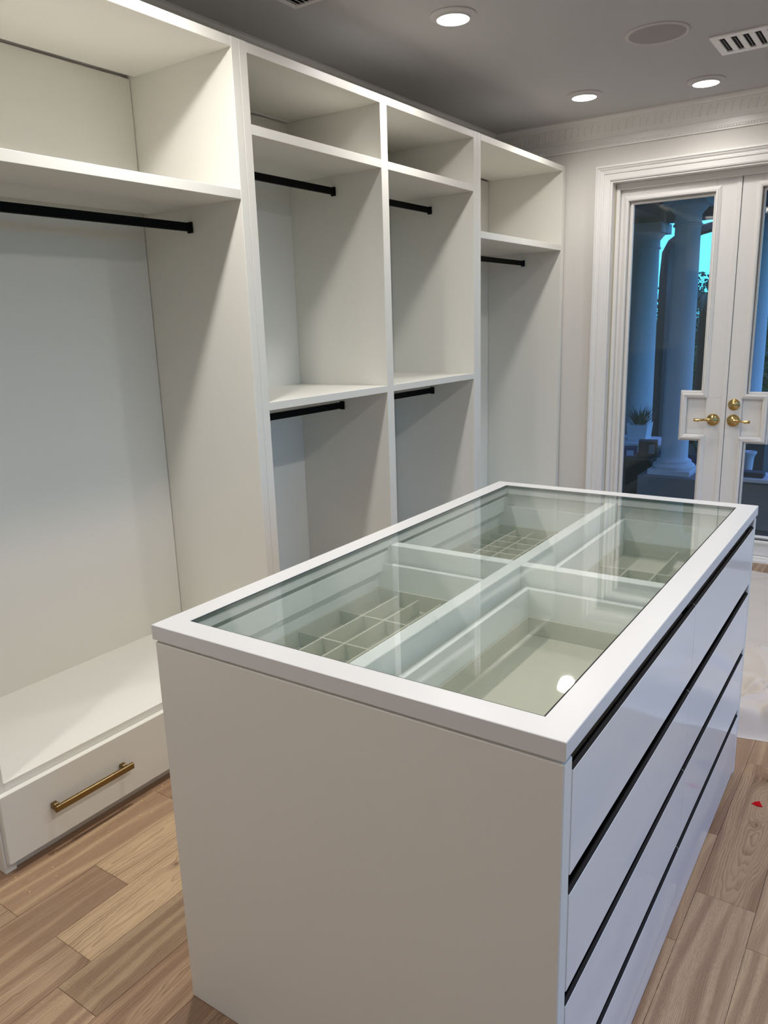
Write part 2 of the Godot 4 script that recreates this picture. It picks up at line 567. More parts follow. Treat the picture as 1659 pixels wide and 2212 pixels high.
func floor_planks() -> void:
	var st := begin()
	box(st, Vector3(BACK_X - 0.15, -0.12, WALL_Z), Vector3(RIGHT_X + 0.15, -0.008, REAR_Z + 0.15), 0.0)
	var fl := obj("floor", st, mat(Color(0.12, 0.09, 0.07), 0.9))
	struct(fl, "hardwood floor of wide grained planks laid towards the french doors", "floor")
	var mats: Array = []
	for s in 7:
		var tex := wood_texture(s)
		for k in 3:
			var m := mat([Color(0.97, 0.96, 0.95), Color(0.90, 0.87, 0.85), Color(1.0, 1.0, 0.98)][k], 0.40)
			m.albedo_texture = tex
			mats.append(m)
	var rng := RandomNumberGenerator.new()
	rng.seed = 4242
	var P := 0.154
	# butt joints read from the photograph, by row (row 0 starts at x = 0.345)
	var known := {0: [-0.905], -1: [-1.138], 1: [-0.811], -2: [-1.491, -0.890], 9: [-1.986], 8: [-2.675, -2.270, -1.774]}
	# kind of board on the far side of each of those joints, then on the near side of the last
	var looks := {0: [0, 3], -1: [0, 1], 1: [6, 2], -2: [5, 5, 3], 9: [4, 2], 8: [1, 3, 5, 2]}
	for row in range(-6, 24):
		var x := 0.345 + P * row
		if x > RIGHT_X - 0.01 or x < BACK_X - P: continue
		var xa := maxf(x, BACK_X)
		var w := minf(x + P, RIGHT_X) - xa
		var cuts: Array = []
		if known.has(row):
			cuts = known[row].duplicate()
		else:
			cuts = [rng.randf_range(-1.8, -0.6)]
		while cuts[0] > WALL_Z + 1.25:
			cuts.push_front(cuts[0] - rng.randf_range(0.65, 1.18))
		cuts.push_front(WALL_Z)
		while cuts[-1] < REAR_Z - 1.2:
			cuts.push_back(cuts[-1] + rng.randf_range(0.65, 1.18))
		cuts.push_back(REAR_Z)
		for i in cuts.size() - 1:
			var l: float = cuts[i + 1] - cuts[i]
			if l < 0.02: continue
			var o := MeshInstance3D.new()
			o.name = "floor_plank"
			var pick := rng.randi() % mats.size()
			var flip := rng.randf() < 0.5
			var v0 := rng.randf_range(0.0, maxf(0.0, 1.0 - l / 1.23))
			if known.has(row):
				for q in known[row].size():
					if absf(cuts[i + 1] - known[row][q]) < 0.001:
						pick = looks[row][q] * 3 + (rng.randi() % 3)
						if looks[row][q] == 0:
							pick = looks[row][q] * 3 + 2
							flip = row == -1
							v0 = maxf(0.0, 1.0 - l / 1.23)
					elif q == known[row].size() - 1 and absf(cuts[i] - known[row][q]) < 0.001:
						pick = looks[row][q + 1] * 3
			o.mesh = plank_mesh(w, l, v0, flip)
			o.material_override = mats[pick]
			o.position = Vector3(xa, rng.randf_range(-0.0004, 0.0), cuts[i])
			fl.add_child(o, true)

# ------------------------------------------------------------------ crown moulding
func crown_profile() -> PackedVector2Array:
	# (out from the wall, height), from the wall at the bottom to the ceiling
	return PackedVector2Array([Vector2(0, 2.628), Vector2(0.012, 2.628), Vector2(0.012, 2.636), Vector2(0.016, 2.640), Vector2(0.016, 2.648), Vector2(0.012, 2.652),
		Vector2(0.012, 2.686), Vector2(0.020, 2.690), Vector2(0.024, 2.698), Vector2(0.034, 2.704), Vector2(0.044, 2.712), Vector2(0.060, 2.732), Vector2(0.072, 2.752),
		Vector2(0.082, 2.762), Vector2(0.096, 2.764), Vector2(0.100, 2.772), Vector2(0.112, 2.778), Vector2(0.120, 2.790), Vector2(0.120, CEIL), Vector2(0, CEIL)])

func leaf_ornament() -> ArrayMesh:
	# small curled acanthus leaf lying on the cove: grows up from its foot and hooks over at the tip
	var st := begin()
	var spine := [Vector3(-0.008, -0.002, -0.002), Vector3(-0.004, 0.014, 0.008), Vector3(0.003, 0.030, 0.018), Vector3(0.011, 0.042, 0.028), Vector3(0.018, 0.046, 0.036)]
	var wid := [0.012, 0.019, 0.020, 0.016, 0.006]
	for i in 4:
		for s in [-1.0, 1.0]:
			var a: Vector3 = spine[i]
			var b: Vector3 = spine[i + 1]
			var ae := a + Vector3(s * wid[i], 0.004, -0.007)
			var be := b + Vector3(s * wid[i + 1], 0.004, -0.007)
			fquad(st, a + Vector3(0, 0, 0.005), ae, be, b + Vector3(0, 0, 0.005), Vector3(0, -0.5, 1))
	return st.commit()

func crown() -> void:
	var prof := crown_profile()
	var st := begin()
	var pz := PackedVector2Array()
	for p in prof: pz.append(Vector2(WALL_Z + p.x, p.y))
	prism(st, pz, along_x, BACK_X, RIGHT_X)
	var c := obj("trim_1", st, M.trim)
	struct(c, "white crown moulding with a carved leaf band above the french doors", "moulding")
	var leaf := leaf_ornament()
	var n := int((RIGHT_X - BACK_X) / 0.044)
	for i in n:
		var o := MeshInstance3D.new()
		o.name = "leaf_ornament"
		o.mesh = leaf
		o.material_override = M.trim
		o.position = Vector3(BACK_X + 0.02 + i * 0.044, 2.712, WALL_Z + 0.046)
		c.add_child(o, true)
	st = begin()
	for i in int((RIGHT_X - BACK_X) / 0.016):
		var x := BACK_X + i * 0.016
		box(st, Vector3(x, 2.6385, WALL_Z + 0.012), Vector3(x + 0.010, 2.6495, WALL_Z + 0.021), 0.003)
	var b := obj("bead_row", st, M.trim, c)
	b.set_meta("kind", "stuff")
	st = begin()
	var px := PackedVector2Array()
	for p in prof: px.append(Vector2(BACK_X + p.x, p.y))
	prism(st, px, along_z, WALL_Z, REAR_Z)
	struct(obj("trim_2", st, M.trim), "white crown moulding along the wall above the wardrobes", "moulding")

# ------------------------------------------------------------------ french doors
func french_doors() -> void:
	var ox0 := 0.302
	var ox1 := 1.830
	var oh := 2.428
	# casing round the opening, mitred
	var st := begin()
	var path := PackedVector2Array([Vector2(ox0, 0.0), Vector2(ox0, oh), Vector2(ox1, oh), Vector2(ox1, 0.0)])
	var prof := PackedVector2Array([Vector2(-0.004, 0.0), Vector2(-0.004, 0.012), Vector2(0.004, 0.016), Vector2(0.034, 0.018), Vector2(0.038, 0.024), Vector2(0.046, 0.026), Vector2(0.050, 0.020),
		Vector2(0.058, 0.022), Vector2(0.064, 0.030), Vector2(0.072, 0.034), Vector2(0.076, 0.040), Vector2(0.086, 0.040), Vector2(0.090, 0.034), Vector2(0.090, 0.0)])
	sweep(st, path, prof, WALL_Z, false, -1.0)
	struct(obj("trim_3", st, M.trim), "white stepped casing framing the french doors", "casing")
	# jamb lining with stop
	st = begin()
	box(st, Vector3(ox0, 0.0, WALL_Z - 0.30), Vector3(ox0 + 0.016, oh, WALL_Z + 0.004), 0.002)
	box(st, Vector3(ox1 - 0.016, 0.0, WALL_Z - 0.30), Vector3(ox1, oh, WALL_Z + 0.004), 0.002)
	box(st, Vector3(ox0 + 0.016, oh - 0.016, WALL_Z - 0.30), Vector3(ox1 - 0.016, oh, WALL_Z + 0.004), 0.002)
	for q in [[DOOR_Z - 0.10, DOOR_Z - 0.050], [DOOR_Z + 0.002, DOOR_Z + 0.034]]:
		box(st, Vector3(ox0 + 0.016, 0.0, q[0]), Vector3(ox0 + 0.044, oh - 0.016, q[1]), 0.002)
		box(st, Vector3(ox1 - 0.044, 0.0, q[0]), Vector3(ox1 - 0.016, oh - 0.016, q[1]), 0.002)
		box(st, Vector3(ox0 + 0.044, 2.374, q[0]), Vector3(ox1 - 0.044, oh - 0.016, q[1]), 0.002)
	var jamb := obj("trim_4", st, M.trim)
	struct(jamb, "white door jamb lining inside the casing", "jamb")
	st = begin()
	box(st, Vector3(ox0 + 0.016, 0.05, DOOR_Z + 0.034), Vector3(ox0 + 0.022, 2.40, DOOR_Z + 0.040), 0.001)
	obj("weather_strip", st, mat(Color(0.70, 0.66, 0.54), 0.7), jamb)
	# sill
	st = begin()
	box(st, Vector3(ox0 + 0.016, 0.0, WALL_Z - 0.30), Vector3(ox1 - 0.016, 0.020, WALL_Z - 0.07), 0.003)
	box(st, Vector3(ox0 + 0.016, 0.0, WALL_Z - 0.07), Vector3(ox1 - 0.016, 0.010, WALL_Z - 0.02), 0.003)
	struct(obj("trim_5", st, M.trim), "low white sill under the french doors", "sill")
	var ax := 1.066
	var seam := 1.0815
	for side in [-1.0, 1.0]:
		door_leaf(side, ax, seam)

func door_leaf(side: float, ax: float, seam: float) -> void:
	# drawn as the left leaf in coordinates x' (distance from the mirror axis is kept), mirrored for the right one
	var mx := func(x: float) -> float: return x if side < 0 else 2.0 * ax - x
	var inner := seam                                     # meeting edge
	var hinge: float = mx.call(0.343)
	var d := Node3D.new()
	d.name = "door_1" if side < 0 else "door_2"
	add_child(d)
	d.position = Vector3(seam, 0.0, DOOR_Z)
	struct(d, "left white french door leaf with stepped glass opening and one brass lever" if side < 0 else "right white french door leaf with brass lever under a round deadbolt", "door")
	var O := Vector3(seam, 0, DOOR_Z)
	var T := 0.048
	var bx := func(st: SurfaceTool, xa: float, xb: float, ya: float, yb: float, za: float, zb: float, bev := 0.002) -> void:
		box(st, Vector3(minf(xa, xb), ya, DOOR_Z + za) - O, Vector3(maxf(xa, xb), yb, DOOR_Z + zb) - O, bev)
	var gx0: float = mx.call(0.400)
	var gx1: float = mx.call(0.933)
	var bx0: float = mx.call(0.805)
	var gap := 0.0015 * (-1.0 if side < 0 else 1.0)
	# leaf: stiles, rails and the lock block
	var st := begin()
	bx.call(st, hinge, gx0, 0.022, 2.376, -T, 0.0)
	bx.call(st, gx1, inner + gap, 0.022, 0.792, -T, 0.0)
	bx.call(st, mx.call(0.957), inner + gap, 0.792, 1.040, -T, 0.0)
	bx.call(st, gx1, inner + gap, 1.040, 2.376, -T, 0.0)
	bx.call(st, gx0, gx1, 2.300, 2.376, -T, 0.0)
	bx.call(st, gx0, gx1, 0.022, 0.125, -T, 0.0)
	bx.call(st, bx0, mx.call(0.957), 0.765, 1.070, -T, -0.018)
	obj("stile_frame", st, M.trim, d)
	# glass opening moulding with its notch
	var poly := PackedVector2Array([Vector2(0.400, 0.125), Vector2(0.400, 2.300), Vector2(0.933, 2.300), Vector2(0.933, 1.070), Vector2(0.805, 1.070), Vector2(0.805, 0.765), Vector2(0.933, 0.765), Vector2(0.933, 0.125)])
	var path := PackedVector2Array()
	for p in poly: path.append(Vector2(mx.call(p.x) - seam, p.y))
	st = begin()
	sweep(st, path, PackedVector2Array([Vector2(0.0, -0.030), Vector2(0.0, 0.010), Vector2(0.004, 0.016), Vector2(0.014, 0.018), Vector2(0.018, 0.013), Vector2(0.022, 0.013), Vector2(0.026, 0.009), Vector2(0.032, 0.006), Vector2(0.033, -0.012)]), 0.0, true, -1.0 if side < 0 else 1.0)
	obj("glass_moulding", st, M.trim, d)
	# inner glazing bead, a step further back
	var inn := PackedVector2Array()
	for p in [Vector2(0.424, 0.148), Vector2(0.424, 2.280), Vector2(0.920, 2.280), Vector2(0.920, 1.083), Vector2(0.792, 1.083), Vector2(0.792, 0.752), Vector2(0.920, 0.752), Vector2(0.920, 0.148)]:
		inn.append(Vector2(mx.call(p.x) - seam, p.y))
	st = begin()
	sweep(st, inn, PackedVector2Array([Vector2(0.0, -0.040), Vector2(0.0, -0.018), Vector2(0.005, -0.012), Vector2(0.012, -0.012), Vector2(0.013, -0.022), Vector2(0.0245, -0.022)]), 0.0, true, -1.0 if side < 0 else 1.0)
	obj("glazing_bead", st, M.trim, d)
	# glass: one upper, one lower and the narrow strip beside the lock block, as one stepped sheet
	st = begin()
	var gp := PackedVector2Array()
	for p in inn: gp.append(p)
	prism(st, gp, func(p: Vector2, t: float) -> Vector3: return Vector3(p.x, p.y, t), -0.040, -0.034)
	obj("pane", st, M.pane, d)
	# hardware
	var hx := 1.008 if side < 0 else 1.131
	lever_set(d, Vector3(hx, 0.899, DOOR_Z) - O, -1.0 if side < 0 else 1.0)
	if side > 0:
		st = begin()
		lathe(st, PackedVector2Array([Vector2(0.037, 0.0), Vector2(0.037, 0.004), Vector2(0.033, 0.009), Vector2(0.028, 0.010), Vector2(0.026, 0.014), Vector2(0.018, 0.017), Vector2(0.016, 0.022), Vector2(0.011, 0.026), Vector2(0.0, 0.027)]), Vector3(1.129, 1.001, DOOR_Z) - O, Vector3.BACK, 32)
		obj("deadbolt", st, M.brass, d)
	# strip of astragal over the meeting line
	if side < 0:
		st = begin()
		bx.call(st, 1.052, seam - 0.0015, 0.022, 2.376, 0.0, 0.006, 0.002)
		obj("astragal", st, M.trim, d)

func lever_set(d: Node3D, at: Vector3, way: float) -> void:
	var st := begin()
	lathe(st, PackedVector2Array([Vector2(0.040, 0.0), Vector2(0.040, 0.004), Vector2(0.036, 0.009), Vector2(0.030, 0.010), Vector2(0.028, 0.014), Vector2(0.022, 0.016), Vector2(0.019, 0.020), Vector2(0.013, 0.023), Vector2(0.012, 0.050), Vector2(0.016, 0.054), Vector2(0.015, 0.062), Vector2(0.0, 0.065)]), at, Vector3.BACK, 32)
	var r := obj("lever_handle", st, M.brass, d)
	st = begin()
	var o := at + Vector3(0, 0, 0.054)
	var x := Vector3(way, 0, 0)
	tube(st, PackedVector3Array([o, o + x * 0.020 + Vector3(0, 0.004, 0), o + x * 0.045 + Vector3(0, 0.004, 0.003), o + x * 0.066, o + x * 0.074, o + x * 0.078, o + x * 0.084, o + x * 0.090, o + x * 0.097, o + x * 0.104 - Vector3(0, 0.001, 0), o + x * 0.110 - Vector3(0, 0.002, 0)]),
		PackedFloat32Array([0.009, 0.011, 0.008, 0.0075, 0.008, 0.0125, 0.013, 0.008, 0.0115, 0.010, 0.004]), 16)
	obj("lever_grip", st, M.brass, r)

# ------------------------------------------------------------------ wardrobes
func panel(parent: Node, called: String, lo: Vector3, hi: Vector3, m: Material = null, bev := 0.0012) -> MeshInstance3D:
	var o: Vector3 = parent.position
	var st := begin()
	box(st, lo - o, hi - o, bev)
	return obj(called, st, m if m else M.lacquer, parent)

func rod(parent: Node3D, z_from: float, z_to: float, y: float) -> void:
	var o := parent.position
	var st := begin()
	var pts := PackedVector2Array()
	for k in 16:
		var a := TAU * k / 16.0
		pts.append(Vector2(-0.275 - o.x + 0.0085 * clampf(cos(a) * 1.5, -1, 1), y - o.y + 0.0155 * clampf(sin(a) * 1.25, -1, 1)))
	prism(st, pts, along_z, z_from - o.z, z_to - o.z)
	var r := obj("hanging_rod", st, M.black, parent)
	for e in [[z_from, -1.0], [z_to, 1.0]]:
		st = begin()
		var z: float = e[0] - o.z
		box(st, Vector3(-0.275 - o.x - 0.013, y - o.y - 0.021, minf(z, z + e[1] * 0.011)), Vector3(-0.275 - o.x + 0.013, y - o.y + 0.019, maxf(z, z + e[1] * 0.011)), 0.003)
		obj("rod_bracket", st, M.black, r)

func shell(t: Node3D, z0: float, z1: float, left_w: float, right_w: float) -> void:
	# two gables, top, deck, plinth and back; z0 is the near edge, z1 the far one
	panel(t, "side_panel", Vector3(-0.56, 0.0, z0 - left_w), Vector3(0.0, 2.55, z0 - 0.0005))
	panel(t, "side_panel", Vector3(-0.56, 0.0, z1 + 0.0005), Vector3(0.0, 2.55, z1 + right_w))
	panel(t, "top_panel", Vector3(-0.520, 2.515, z1 + right_w), Vector3(0.0, 2.549, z0 - left_w))
	panel(t, "rear_cleat", Vector3(-0.541, 2.524, z1 + right_w), Vector3(-0.5230, 2.545, z0 - left_w))
	panel(t, "deck_panel", Vector3(-0.545, 0.238, z1 + right_w), Vector3(-0.0005, 0.288, z0 - left_w))
	panel(t, "plinth", Vector3(-0.030, 0.0, z1 + right_w), Vector3(-0.010, 0.060, z0 - left_w))
	panel(t, "back_panel", Vector3(-0.560, 0.02, z1 + right_w + 0.003), Vector3(-0.545, 2.512, z0 - left_w - 0.003), null, 0.0)

func shelf(t: Node3D, y0: float, y1: float, za: float, zb: float) -> void:
	var o: Vector3 = t.position
	var st := begin()
	box(st, Vector3(-0.522, y0, za) - o, Vector3(-0.001, y1, zb) - o, 0.0012)
	var s := obj("shelf", st, M.lacquer, t)
	st = begin()
	box(st, Vector3(-0.5425, y0 + 0.006, za) - o, Vector3(-0.5245, y1 - 0.004, zb) - o, 0.0012)
	obj("shelf_strip", st, M.lacquer, s)

func drawer(t: Node3D, za: float, zb: float, handle: bool) -> void:
	var o := t.position
	var st := begin()
	box(st, Vector3(0.001, 0.036, zb) - o, Vector3(0.021, 0.262, za) - o, 0.0025)
	var f := obj("drawer", st, M.lacquer, t)
	st = begin()
	box(st, Vector3(-0.50, 0.075, zb + 0.012) - o, Vector3(-0.001, 0.235, zb + 0.026) - o, 0.001)
	box(st, Vector3(-0.50, 0.075, za - 0.026) - o, Vector3(-0.001, 0.235, za - 0.012) - o, 0.001)
	box(st, Vector3(-0.50, 0.075, zb + 0.026) - o, Vector3(-0.486, 0.235, za - 0.026) - o, 0.001)
	box(st, Vector3(-0.486, 0.075, zb + 0.026) - o, Vector3(-0.001, 0.087, za - 0.026) - o, 0.001)
	obj("drawer_box", st, M.lacquer, f)
	if handle:
		st = begin()
		var z0 := -1.119
		var z1 := -1.411
		box(st, Vector3(0.041, 0.137, z1) - o, Vector3(0.052, 0.159, z0) - o, 0.0025)
		for z in [z0 - 0.010, z1 + 0.030]:
			box(st, Vector3(0.021, 0.141, z - 0.010) - o, Vector3(0.0415, 0.163, z + 0.010) - o, 0.003)
		var h := obj("handle", st, M.bronze, f)
		h.set_meta("label", "slim bronze bar handle")

func wardrobes() -> void:
	var t := thing("wardrobe_unit", "wide open white wardrobe at the left with one shelf, a rod and bottom drawer", "wardrobe", Vector3(-0.28, 0.0, -1.58), 0.0, "open white wardrobes along the left wall")
	shell(t, -0.966, -2.1990, 0.035, 0.038)
	shelf(t, 2.021, 2.054, -2.161, -1.001)
	rod(t, -1.001, -2.161, 1.949)
	drawer(t, -0.972, -2.193, true)
	t = thing("wardrobe_unit", "white double wardrobe in the middle with two bays of short hanging rods and mid shelves", "wardrobe", Vector3(-0.28, 0.0, -3.09), 0.0, "open white wardrobes along the left wall")
	shell(t, -2.199, -3.981, 0.039, 0.041)
	panel(t, "divider_panel", Vector3(-0.545, 0.288, -3.119), Vector3(-0.0005, 2.515, -3.065))
	for b in [[-2.238, -3.065], [-3.119, -3.940]]:
		shelf(t, 2.248, 2.283, b[1], b[0])
		panel(t, "shelf", Vector3(-0.545, 1.2506, b[1]), Vector3(-0.001, 1.283, b[0]))
		rod(t, b[0], b[1], 2.180)
		rod(t, b[0], b[1], 1.181)
	t = thing("wardrobe_unit", "tall narrow looking white wardrobe next to the french doors with one high shelf and rod", "wardrobe", Vector3(-0.28, 0.0, -4.60), 0.0, "open white wardrobes along the left wall")
	shell(t, -3.981, -5.234, 0.041, 0.045)
	shelf(t, 2.0166, 2.053, -5.189, -4.022)
	rod(t, -4.022, -5.189, 1.952)

# ------------------------------------------------------------------ island
func island() -> void:
	# own frame: x 0..W across, z 0..-L along, origin at the near corner on the wardrobe side
	var W := 0.922
	var L := 1.696
	var TOP := 0.96
	var t := thing("display_island", "long white display island with a glass top and black channel drawer pulls", "island", Vector3(0.7975, 0.0, -0.9747), 0.0085)
	var gm := 0.0565
	# top frame, four mitred lengths as one lipped ring
	var st := begin()
	var path := [Vector2(gm, -gm), Vector2(W - gm, -gm), Vector2(W - gm, -L + gm), Vector2(gm, -L + gm)]
	var outp := [Vector2(0, 0), Vector2(W, 0), Vector2(W, -L), Vector2(0, -L)]
	var b := 0.0012
	for k in 4:
		var low := 0.927 if k % 2 == 0 else 0.9305
		var i0: Vector2 = path[k]; var i1: Vector2 = path[(k + 1) % 4]
		var o0: Vector2 = outp[k]; var o1: Vector2 = outp[(k + 1) % 4]
		var mid := (o0 + o1) * 0.5 - Vector2(W * 0.5, -L * 0.5)
		var out := Vector3(mid.x, 0, mid.y).normalized()
		var P := func(p: Vector2, y: float) -> Vector3: return Vector3(p.x, y, p.y)
		var e0 := o0 + (i0 - o0) * (b / gm)
		var e1 := o1 + (i1 - o1) * (b / gm)
		fquad(st, P.call(e0, TOP), P.call(e1, TOP), P.call(i1, TOP), P.call(i0, TOP), Vector3.UP)
		fquad(st, P.call(e0, TOP), P.call(e1, TOP), P.call(o1, TOP - b), P.call(o0, TOP - b), Vector3.UP + out)
		fquad(st, P.call(o0, TOP - b), P.call(o1, TOP - b), P.call(o1, low), P.call(o0, low), out)
		fquad(st, P.call(o0, low), P.call(o1, low), P.call(i1, low), P.call(i0, low), Vector3.DOWN)
		fquad(st, P.call(i0, 0.927), P.call(i1, 0.927), P.call(i1, TOP), P.call(i0, TOP), -out)
	obj("top_frame", st, M.top, t)
	# black joint round the glass, then the glass
	st = begin()
	for k in 4:
		var p0: Vector2 = path[k]; var p1: Vector2 = path[(k + 1) % 4]
		var c := Vector2(W * 0.5, -L * 0.5)
		var q0 := p0 + Vector2(signf(c.x - p0.x), signf(c.y - p0.y)) * 0.0034
		var q1 := p1 + Vector2(signf(c.x - p1.x), signf(c.y - p1.y)) * 0.0034
		fquad(st, Vector3(p0.x, TOP - 0.0012, p0.y), Vector3(p1.x, TOP - 0.0012, p1.y), Vector3(q1.x, TOP - 0.0012, q1.y), Vector3(q0.x, TOP - 0.0012, q0.y), Vector3.UP)
		fquad(st, Vector3(q0.x, TOP - 0.0012, q0.y), Vector3(q1.x, TOP - 0.0012, q1.y), Vector3(q1.x, TOP - 0.010, q1.y), Vector3(q0.x, TOP - 0.010, q0.y), Vector3(c.x - p0.x, 0, c.y - p0.y))
	obj("glass_gasket", st, M.dark, t)
	st = begin()
	box(st, Vector3(gm + 0.0038, TOP - 0.009, -L + gm + 0.0038), Vector3(W - gm - 0.0038, TOP - 0.0008, -gm - 0.0038), 0.0008)
	var gl := obj("glass_top", st, M.glass_top, t)
	gl.set_meta("label", "clear greenish glass sheet set flush in the top")
	# ledge under the glass
	st = begin()
	box(st, Vector3(gm - 0.02, 0.9275, -L + 0.036), Vector3(gm - 0.0005, 0.950, -0.036), 0.001)
	box(st, Vector3(W - gm + 0.0005, 0.9275, -L + 0.036), Vector3(W - gm + 0.02, 0.950, -0.036), 0.001)
	obj("top_batten", st, M.inside, t)
	# end panels, a hair inside the top, with the shadow gap between
	for z in [[-0.003, -0.036], [-L + 0.036, -L + 0.003]]:
		st = begin()
		box(st, Vector3(0.003, 0.0, minf(z[0], z[1])), Vector3(W - 0.003, 0.920, maxf(z[0], z[1])), 0.002)
		box(st, Vector3(0.008, 0.919, minf(z[0], z[1]) + 0.004), Vector3(W - 0.008, 0.928, maxf(z[0], z[1]) - 0.004), 0.0)
		obj("end_panel", st, M.lacquer, t)
	# rails crossing under the glass
	st = begin()
	box(st, Vector3(0.442, 0.02, -L + 0.036), Vector3(0.478, 0.932, -0.036), 0.0015)
	obj("spine_panel", st, M.inside, t)
	for x in [[0.050, 0.442], [0.478, 0.872]]:
		st = begin()
		box(st, Vector3(x[0], 0.02, -0.866), Vector3(x[1], 0.932, -0.830), 0.0015)
		obj("cross_panel", st, M.inside, t)
	st = begin()
	box(st, Vector3(0.03, 0.004, -L + 0.036), Vector3(W - 0.03, 0.02, -0.036), 0.001)
	obj("base_panel", st, M.inside, t)
	# channels and drawers, both long sides
	var ch := [[0.893, 0.923], [0.668, 0.706], [0.450, 0.481], [0.226, 0.258]]
	var fr := [[0.706, 0.893], [0.481, 0.668], [0.258, 0.450], [0.018, 0.226]]
	for side in [0, 1]:
		var X := func(d: float) -> float: return W - d if side == 1 else d     # depth from that face
		for k in 4:
			st = begin()
			var y0: float = ch[k][0]
			var y1: float = ch[k][1]
			var roof: float = 0.930 if k == 0 else y1 + 0.002
			# a C shaped profile set back from the fronts
			var lo := 0.048
			box(st, Vector3(minf(X.call(lo), X.call(lo - 0.004)), y0 - 0.020, -L + 0.036), Vector3(maxf(X.call(lo), X.call(lo - 0.004)), roof, -0.036), 0.0005)
			box(st, Vector3(minf(X.call(lo), X.call(0.026)), roof - 0.003, -L + 0.0365), Vector3(maxf(X.call(lo), X.call(0.026)), roof, -0.036), 0.0005)
			box(st, Vector3(minf(X.call(lo), X.call(0.024)), y0 - 0.024, -L + 0.036), Vector3(maxf(X.call(lo), X.call(0.024)), y0 - 0.020, -0.036), 0.0005)
			obj("pull_channel", st, M.black, t)
			st = begin()
			box(st, Vector3(minf(X.call(0.0485), X.call(0.0535)), y0 - 0.034, -L + 0.036), Vector3(maxf(X.call(0.0485), X.call(0.0535)), y1 - 0.009, -0.036), 0.0008)
			obj("channel_rail", st, M.inside, t)
			for col in 2:
				var za := -0.0375 if col == 0 else -0.8495
				var zb := -0.8475 if col == 0 else -L + 0.0375
				var f0: float = fr[k][0] + (0.0 if k == 3 else 0.0)
				var f1: float = fr[k][1]
				if k < 3: f0 = ch[k + 1][1] + 0.0005
				st = begin()
				# front with its bevelled upper lip
				var e := 0.0055
				var pr := PackedVector2Array([Vector2(X.call(0.002), f0), Vector2(X.call(0.002), f1), Vector2(X.call(0.002 + e), f1 + e), Vector2(X.call(0.012), f1 + e), Vector2(X.call(0.020), f1 - 0.030), Vector2(X.call(0.020), f0)])
				prism(st, pr, along_z, za, zb)
				var d := obj("drawer", st, M.gloss, t)
				# dark finish of the bevelled grip edge
				var q := 0.0004
				st = begin()
				fquad(st, Vector3(X.call(0.002 + q), f1 + q * 2.0, za), Vector3(X.call(0.002 + q), f1 + q * 2.0, zb), Vector3(X.call(0.002 + e), f1 + e + q, zb), Vector3(X.call(0.002 + e), f1 + e + q, za), Vector3.UP)
				obj("grip_edge", st, M.lip, d)
				st = begin()
				fquad(st, Vector3(X.call(0.002 + e), f1 + e + q, za), Vector3(X.call(0.002 + e), f1 + e + q, zb), Vector3(X.call(0.012), f1 + e + q, zb), Vector3(X.call(0.012), f1 + e + q, za), Vector3.UP)
				fquad(st, Vector3(X.call(0.012), f1 + e + q, za), Vector3(X.call(0.012), f1 + e + q, zb), Vector3(X.call(0.0205), f1 - 0.030, zb), Vector3(X.call(0.0205), f1 - 0.030, za), Vector3.UP)
				obj("grip_back", st, M.black, d)
				drawer_box(d, side, col, k, W, L)

